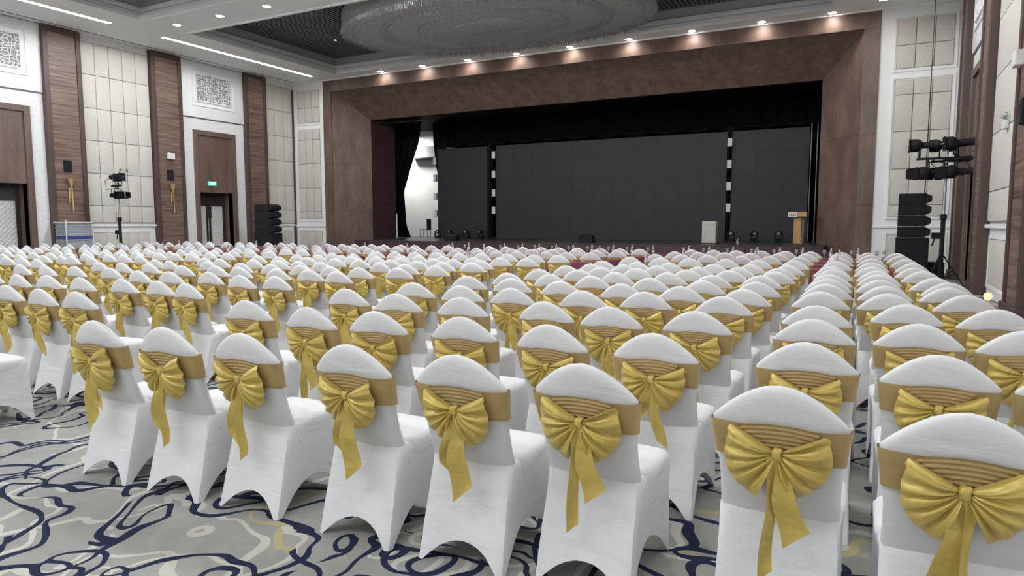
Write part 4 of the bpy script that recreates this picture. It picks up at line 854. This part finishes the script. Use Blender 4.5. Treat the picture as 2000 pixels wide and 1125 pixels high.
# stack of boards by the pilaster
bs = tag(empty('board_trolley', (-24.3, 13.9, 0)), 'trolley stacked with grey boards and a blue band before the left pilaster', 'trolley')
MB().box(-0.36, 0.36, -0.42, 0.42, 0.12, 0.17).build('deck', 'steel', bs); MB().box(-0.38, 0.38, -0.44, 0.44, 1.545, 1.58).build('top_board', 'white_plastic', bs)
for sy2 in (-0.45, 0.45): MB().tube([(0.37, sy2, 0.15), (0.37, sy2, 1.5 if sy2 > 0 else 1.64)], 0.02, 8).build('post', 'white_plastic', bs)
for sx2 in (-0.3, 0.3):
    for sy2 in (-0.36, 0.36): MB().lathe([(0.06, -0.02), (0.06, 0.02)], 12, (sx2, sy2, 0.06), 'x').build('caster', 'black_plastic', bs)
gm = MB().box(-0.34, 0.34, -0.41, 0.41, 0, 0.05).mesh('board', 'panel_grey', bevel=0.008); bm_ = MB().box(-0.345, 0.345, -0.415, 0.415, 0, 0.05).mesh('board', 'panel_blue', bevel=0.008)
for k in range(25): put('board', bm_ if k in (15, 16) else gm, bs, (rnd.uniform(-0.012, 0.012), rnd.uniform(-0.012, 0.012), 0.17 + k * 0.055))
gl = tag(empty('glowing_lamp', (2.02, 15.5, 0)), 'small warm glowing lamp on the floor by the right wall', 'lamp')
MB().lathe([(0.06, 0), (0.06, 0.02), (0.02, 0.03), (0.02, 0.07)], 14).build('base', 'brass', gl, smooth=True); MB().lathe([(0.0, 0.22), (0.05, 0.205), (0.075, 0.15), (0.05, 0.09), (0.02, 0.07)], 16).build('globe', 'warm', gl, smooth=True)
cw = tag(MB().tube([(1.6, 20.5, 0.012), (1.9, 19.5, 0.012), (1.75, 18.2, 0.012), (1.95, 16.8, 0.012), (1.7, 15.9, 0.012), (1.98, 14.5, 0.012)], 0.012, 6).build('floor_cable', 'black_plastic'), 'black cable running over the carpet along the right wall', 'cable')

# ================================================================== on the stage
def screen(x0, x1, nc, label):
    t = tag(empty('led_screen', ((x0 + x1) / 2, 30.3, ZS)), label, 'screen', 'dark led screens'); w_ = (x1 - x0); nr = 5; H = 4.62
    MB().box(-w_ / 2, w_ / 2, 0.06, 0.16, 0.0, H).build('support_frame', 'black_plastic', t)
    cw_, ch_ = w_ / nc, H / nr
    me = MB().box(-cw_ / 2 + 0.0015, cw_ / 2 - 0.0015, -0.05, 0.06, -ch_ / 2 + 0.0015, ch_ / 2 - 0.0015).mesh('module', 'led')
    for i in range(nc):
        for j in range(nr): put('module', me, t, (-w_ / 2 + (i + 0.5) * cw_, 0, (j + 0.5) * ch_))
screen(-20.22, -17.22, 3, 'tall dark led screen left of the wide middle screen'); screen(-16.70, -5.52, 11, 'wide dark led screen in the middle of the stage'); screen(-5.30, -2.30, 3, 'tall dark led screen at the right behind the lectern')
for k, x in enumerate((-16.96, -5.41)):
    t = tag(empty('truss_tower', (x, 30.42, ZS)), 'black truss tower %s of the wide screen' % ('left', 'right')[k], 'truss', 'black truss towers'); hw_ = 0.2 if k == 0 else 0.07
    for a in (-1, 1):
        for c in (-0.08, 0.14): MB().tube([(a * hw_, c, 0.03), (a * hw_, c, 4.8)], 0.025, 8).build('chord', 'black_plastic', t)
    b = MB()
    for i in range(12): b.tube([(-hw_, -0.08, 0.1 + i * 0.39), (hw_, -0.08, 0.1 + (i + 1) * 0.39)], 0.012, 5)
    b.build('bracing', 'black_plastic', t); MB().box(-hw_ - 0.05, hw_ + 0.05, -0.13, 0.2, 0, 0.03).build('base_plate', 'black_plastic', t)
def blinder(x, z, label):
    t = tag(empty('panel_light', (x, 30.16, z)), label, 'stage light', 'small white panel lights')
    MB().box(-0.1, 0.1, 0.02, 0.10, -0.18, 0.18).build('housing', 'black_plastic', t); MB().box(-0.095, 0.095, 0.0, 0.02, -0.172, 0.172).build('face', 'white_plastic', t, bevel=0.005)
PLACE = ['top', 'second from top', 'third from top', 'lowest']
for nm, x, zs in (('beside the wide screen, left', -16.82, (4.95, 3.98, 3.07, 2.2)), ('between the wide and right screens', -5.40, (4.94, 4.03, 3.11, 2.2)), ('at the left edge of the left screen', -20.34, (4.79, 3.91, 2.95, 2.07))):
    for k, z in enumerate(zs): blinder(x, z, '%s small white panel light %s' % (PLACE[k], nm))
MH_BASE = MB().box(-0.14, 0.14, -0.12, 0.12, 0, 0.11).mesh('base', 'black_plastic', bevel=0.02)
MH_YOKE = MB().box(-0.16, -0.11, -0.05, 0.05, 0.12, 0.38).box(0.11, 0.16, -0.05, 0.05, 0.12, 0.38).box(-0.16, 0.16, -0.06, 0.06, 0.11, 0.145).mesh('yoke', 'black_plastic', bevel=0.012)
MH_HEAD = MB().lathe([(0.02, 0.14), (0.08, 0.12), (0.105, 0.02), (0.10, -0.10), (0.085, -0.13)], 16, (0, 0, 0.34), 'y').mesh('head', 'black_plastic', True)
MH_LENS = MB().lathe([(0.0, -0.14), (0.05, -0.137), (0.08, -0.125)], 16, (0, 0, 0.34), 'y', cap=False).mesh('lens', 'glass', True)
for k, (x, y) in enumerate(((-19.75, 29.5), (-18.9, 29.4), (-18.1, 29.6), (-17.25, 29.6), (-5.12, 29.5), (-4.2, 29.4), (-3.25, 29.4))):
    side = ('%s from left on the left stage side' % ORD[k + 1]) if k < 4 else ('%s from left before the right screen' % ORD[k - 3])
    t = tag(empty('moving_head', (x, y, ZS), rnd.uniform(-0.4, 0.4)), 'black moving head light, ' + side, 'stage light', 'moving head lights on the stage')
    put('base', MH_BASE, t); yk = put('yoke', MH_YOKE, t); hd = put('head', MH_HEAD, t); put('lens', MH_LENS, hd)
t = tag(empty('loudspeaker', (-5.2, 25.6, ZS)), 'pale grey box loudspeaker standing on the stage edge', 'speaker')
MB().box(-0.25, 0.25, -0.2, 0.2, 0.03, 0.83).build('cabinet', 'grey_plastic', t, bevel=0.02); MB().box(-0.235, 0.235, -0.212, -0.2, 0.05, 0.66).build('grille', 'grey_plastic', t)
MB().box(-0.2, 0.2, -0.215, -0.2, 0.69, 0.80).build('horn', 'grey_plastic', t, bevel=0.01); MB().box(-0.03, 0.03, -0.218, -0.212, 0.30, 0.34).build('badge', 'steel', t); MB().box(-0.27, 0.3, -0.22, 0.22, 0.0, 0.03).build('base_board', 'black_plastic', t)
t = tag(empty('lectern', (-2.24, 25.75, ZS)), 'light wooden lectern on the right of the stage with a white name plate', 'lectern')
MB().box(-0.42, 0.42, -0.3, 0.3, 0.0, 0.05).build('base', 'stage_front', t, bevel=0.01); MB().box(-0.12, 0.12, -0.12, 0.16, 0.05, 0.94).build('column', 'pine', t, bevel=0.006); MB().box(0.121, 0.21, -0.08, 0.16, 0.05, 0.94).build('column_side', 'door_wood', t)
MB().box(-0.16, 0.16, -0.16, 0.2, 0.94, 0.98).build('collar', 'door_wood', t); MB().box(-0.29, 0.29, -0.26, 0.26, 0.98, 1.14).build('desk', 'pine', t, bevel=0.008)
sg = MB().box(-0.30, -0.02, -0.275, -0.262, 0.97, 1.13).build('name_plate', 'white_plastic', t)
b = MB()
for k in range(4):
    x0 = -0.27 + k * 0.058; b.prism([(x0, 1.10), (x0 + 0.018, 1.10), (x0 + 0.05, 1.01), (x0 + 0.032, 1.01)], -0.279, -0.2755); b.prism([(x0 + 0.036, 1.10), (x0 + 0.05, 1.10), (x0 + 0.012, 1.01), (x0, 1.01)], -0.279, -0.2755)
b.build('lettering', 'black_plastic', sg)
MB().tube([(-0.12, 0.05, 0.45), (-0.3, 0.0, 0.25), (-0.6, -0.05, 0.01)], 0.012, 5).build('cable', 'black_plastic', t)
def wedge(x, y, w_, label):
    t = tag(empty('stage_monitor', (x, y, ZS)), label, 'speaker', 'black stage monitors')
    MB().prism([(-0.2, 0), (0.2, 0), (0.2, 0.12), (0.05, 0.3), (-0.2, 0.22)], -w_ / 2, w_ / 2, 'x').build('cabinet', 'black_plastic', t, bevel=0.01)
    MB().add([(-w_ / 2 + 0.03, 0.21, 0.125), (w_ / 2 - 0.03, 0.21, 0.125), (w_ / 2 - 0.03, 0.06, 0.31), (-w_ / 2 + 0.03, 0.06, 0.31)], [(0, 1, 2, 3)]).build('grille', 'dark_grille', t)
wedge(-9.85, 25.2, 0.55, 'low black monitor speaker at the middle of the stage edge'); wedge(-16.35, 25.6, 0.6, 'low black monitor speaker on the left part of the stage')
bottle(-4.15, 25.2, ZS, 'clear water bottle standing on the stage beside the grey loudspeaker', 'bottles on the stage')
t = tag(empty('side_chair', (-21.25, 30.9, ZS), PI / 2 + 0.12), 'dark dining chair in the bright gap between the black curtains', 'chair')
MB().box(-0.22, 0.22, -0.03, 0.03, 0.42, 1.0).build('backrest', 'dark_chair', t, bevel=0.02); MB().box(-0.22, 0.22, 0.03, 0.46, 0.40, 0.47).build('seat', 'grey_plastic', t, bevel=0.02)
for a in (-0.2, 0.2):
    for c in (0.0, 0.43): MB().tube([(a, c, 0), (a, c, 0.42)], 0.014, 6).build('leg', 'black_plastic', t)
t = tag(empty('thin_stand', (-20.75, 27.4, ZS)), 'thin white microphone stand before the left black curtain', 'stand')
MB().tube([(0, 0, 0.05), (0, 0, 1.25)], 0.03, 8).build('pole', 'white_plastic', t)
for k in range(3):
    a = 2.6 + 2 * PI * k / 3; MB().tube([(0, 0, 0.45), (0.45 * math.cos(a), 0.45 * math.sin(a), 0.015)], 0.014, 6).build('leg', 'black_plastic', t)
# drapes: edges follow the gathered cloth
def drape(name, left, right, y, label, nf):
    b = MB(); rows = []; n = 44
    for j in range(25):
        z = ZS + 0.02 + (6.85 - ZS) * j / 24; l_, r_ = lerp_tab(left, z), lerp_tab(right, z); row = []
        for i in range(n + 1):
            s = i / n; row.append((l_ + (r_ - l_) * s, y + 0.10 * math.sin(s * 2 * PI * nf + 0.4 * math.sin(z)) + 0.02 * math.sin(s * 50), z))
        rows.append(row)
    b.grid(rows); me = b.mesh(name, 'black', True)
    t = put(name, me); so = t.modifiers.new('thickness', 'SOLIDIFY'); so.thickness = 0.02
    tag(t, label, 'curtain', 'black stage curtains')
drape('stage_curtain', [(0.8, -23.6)], [(0.8, -21.75), (1.45, -22.05), (3.22, -22.15), (5.7, -21.15), (6.9, -20.95)], 29.9, 'black stage curtain hanging left of the bright backstage gap', 6)
drape('stage_curtain', [(0.8, -20.2), (2.2, -20.22), (2.3, -20.12), (4.38, -20.58), (5.7, -20.78), (6.9, -20.85)], [(0.8, -20.1), (2.2, -20.1), (6.9, -19.9)], 30.75, 'narrow black curtain between the backstage gap and the left screen', 2)
vb = MB(); rows = []
for j, z in enumerate((5.62, 6.2, 6.88)):
    rows.append([(-21.0 + 19.2 * i / 240, 31.15 + 0.05 * math.sin(i * 0.9), z + (0.05 * math.sin(i * 0.35) if j == 0 else 0)) for i in range(241)])
vb.grid(rows); v_o = vb.build('stage_valance', 'black', None, smooth=True); v_o.modifiers.new('thickness', 'SOLIDIFY').thickness = 0.02
tag(v_o, 'long black valance hanging above the screens', 'curtain')
bd = MB().box(-20.3, 4.7, 32.2, 32.25, ZS + 0.02, 6.85).build('back_curtain', 'black'); tag(bd, 'black backdrop cloth behind the led screens', 'curtain')
t = tag(empty('rigging_pipe', (-2.1, 29.7, ZS)), 'pair of thin grey pipes standing at the right of the stage', 'pipes')
for x in (-0.1, 0.12): MB().tube([(x, 0, 0.02), (x, 0, 4.7)], 0.02, 6).build('pipe', 'steel', t)
MB().box(-0.25, 0.25, -0.15, 0.15, 0, 0.03).build('foot_plate', 'black_plastic', t)
dk = tag(empty('backstage_beam', (-22.4, 33.2, 5.6)), 'grey beam high on the backstage wall', 'beam')  # grey box for the piece of beam in the dim upper backstage
MB().box(-1.6, 1.6, -0.3, 0.3, -0.25, 0.35).build('beam_body', 'ceil_grey', dk); MB().box(-1.65, 1.65, -0.33, 0.33, -0.30, -0.25).build('flange', 'slat_dark', dk)
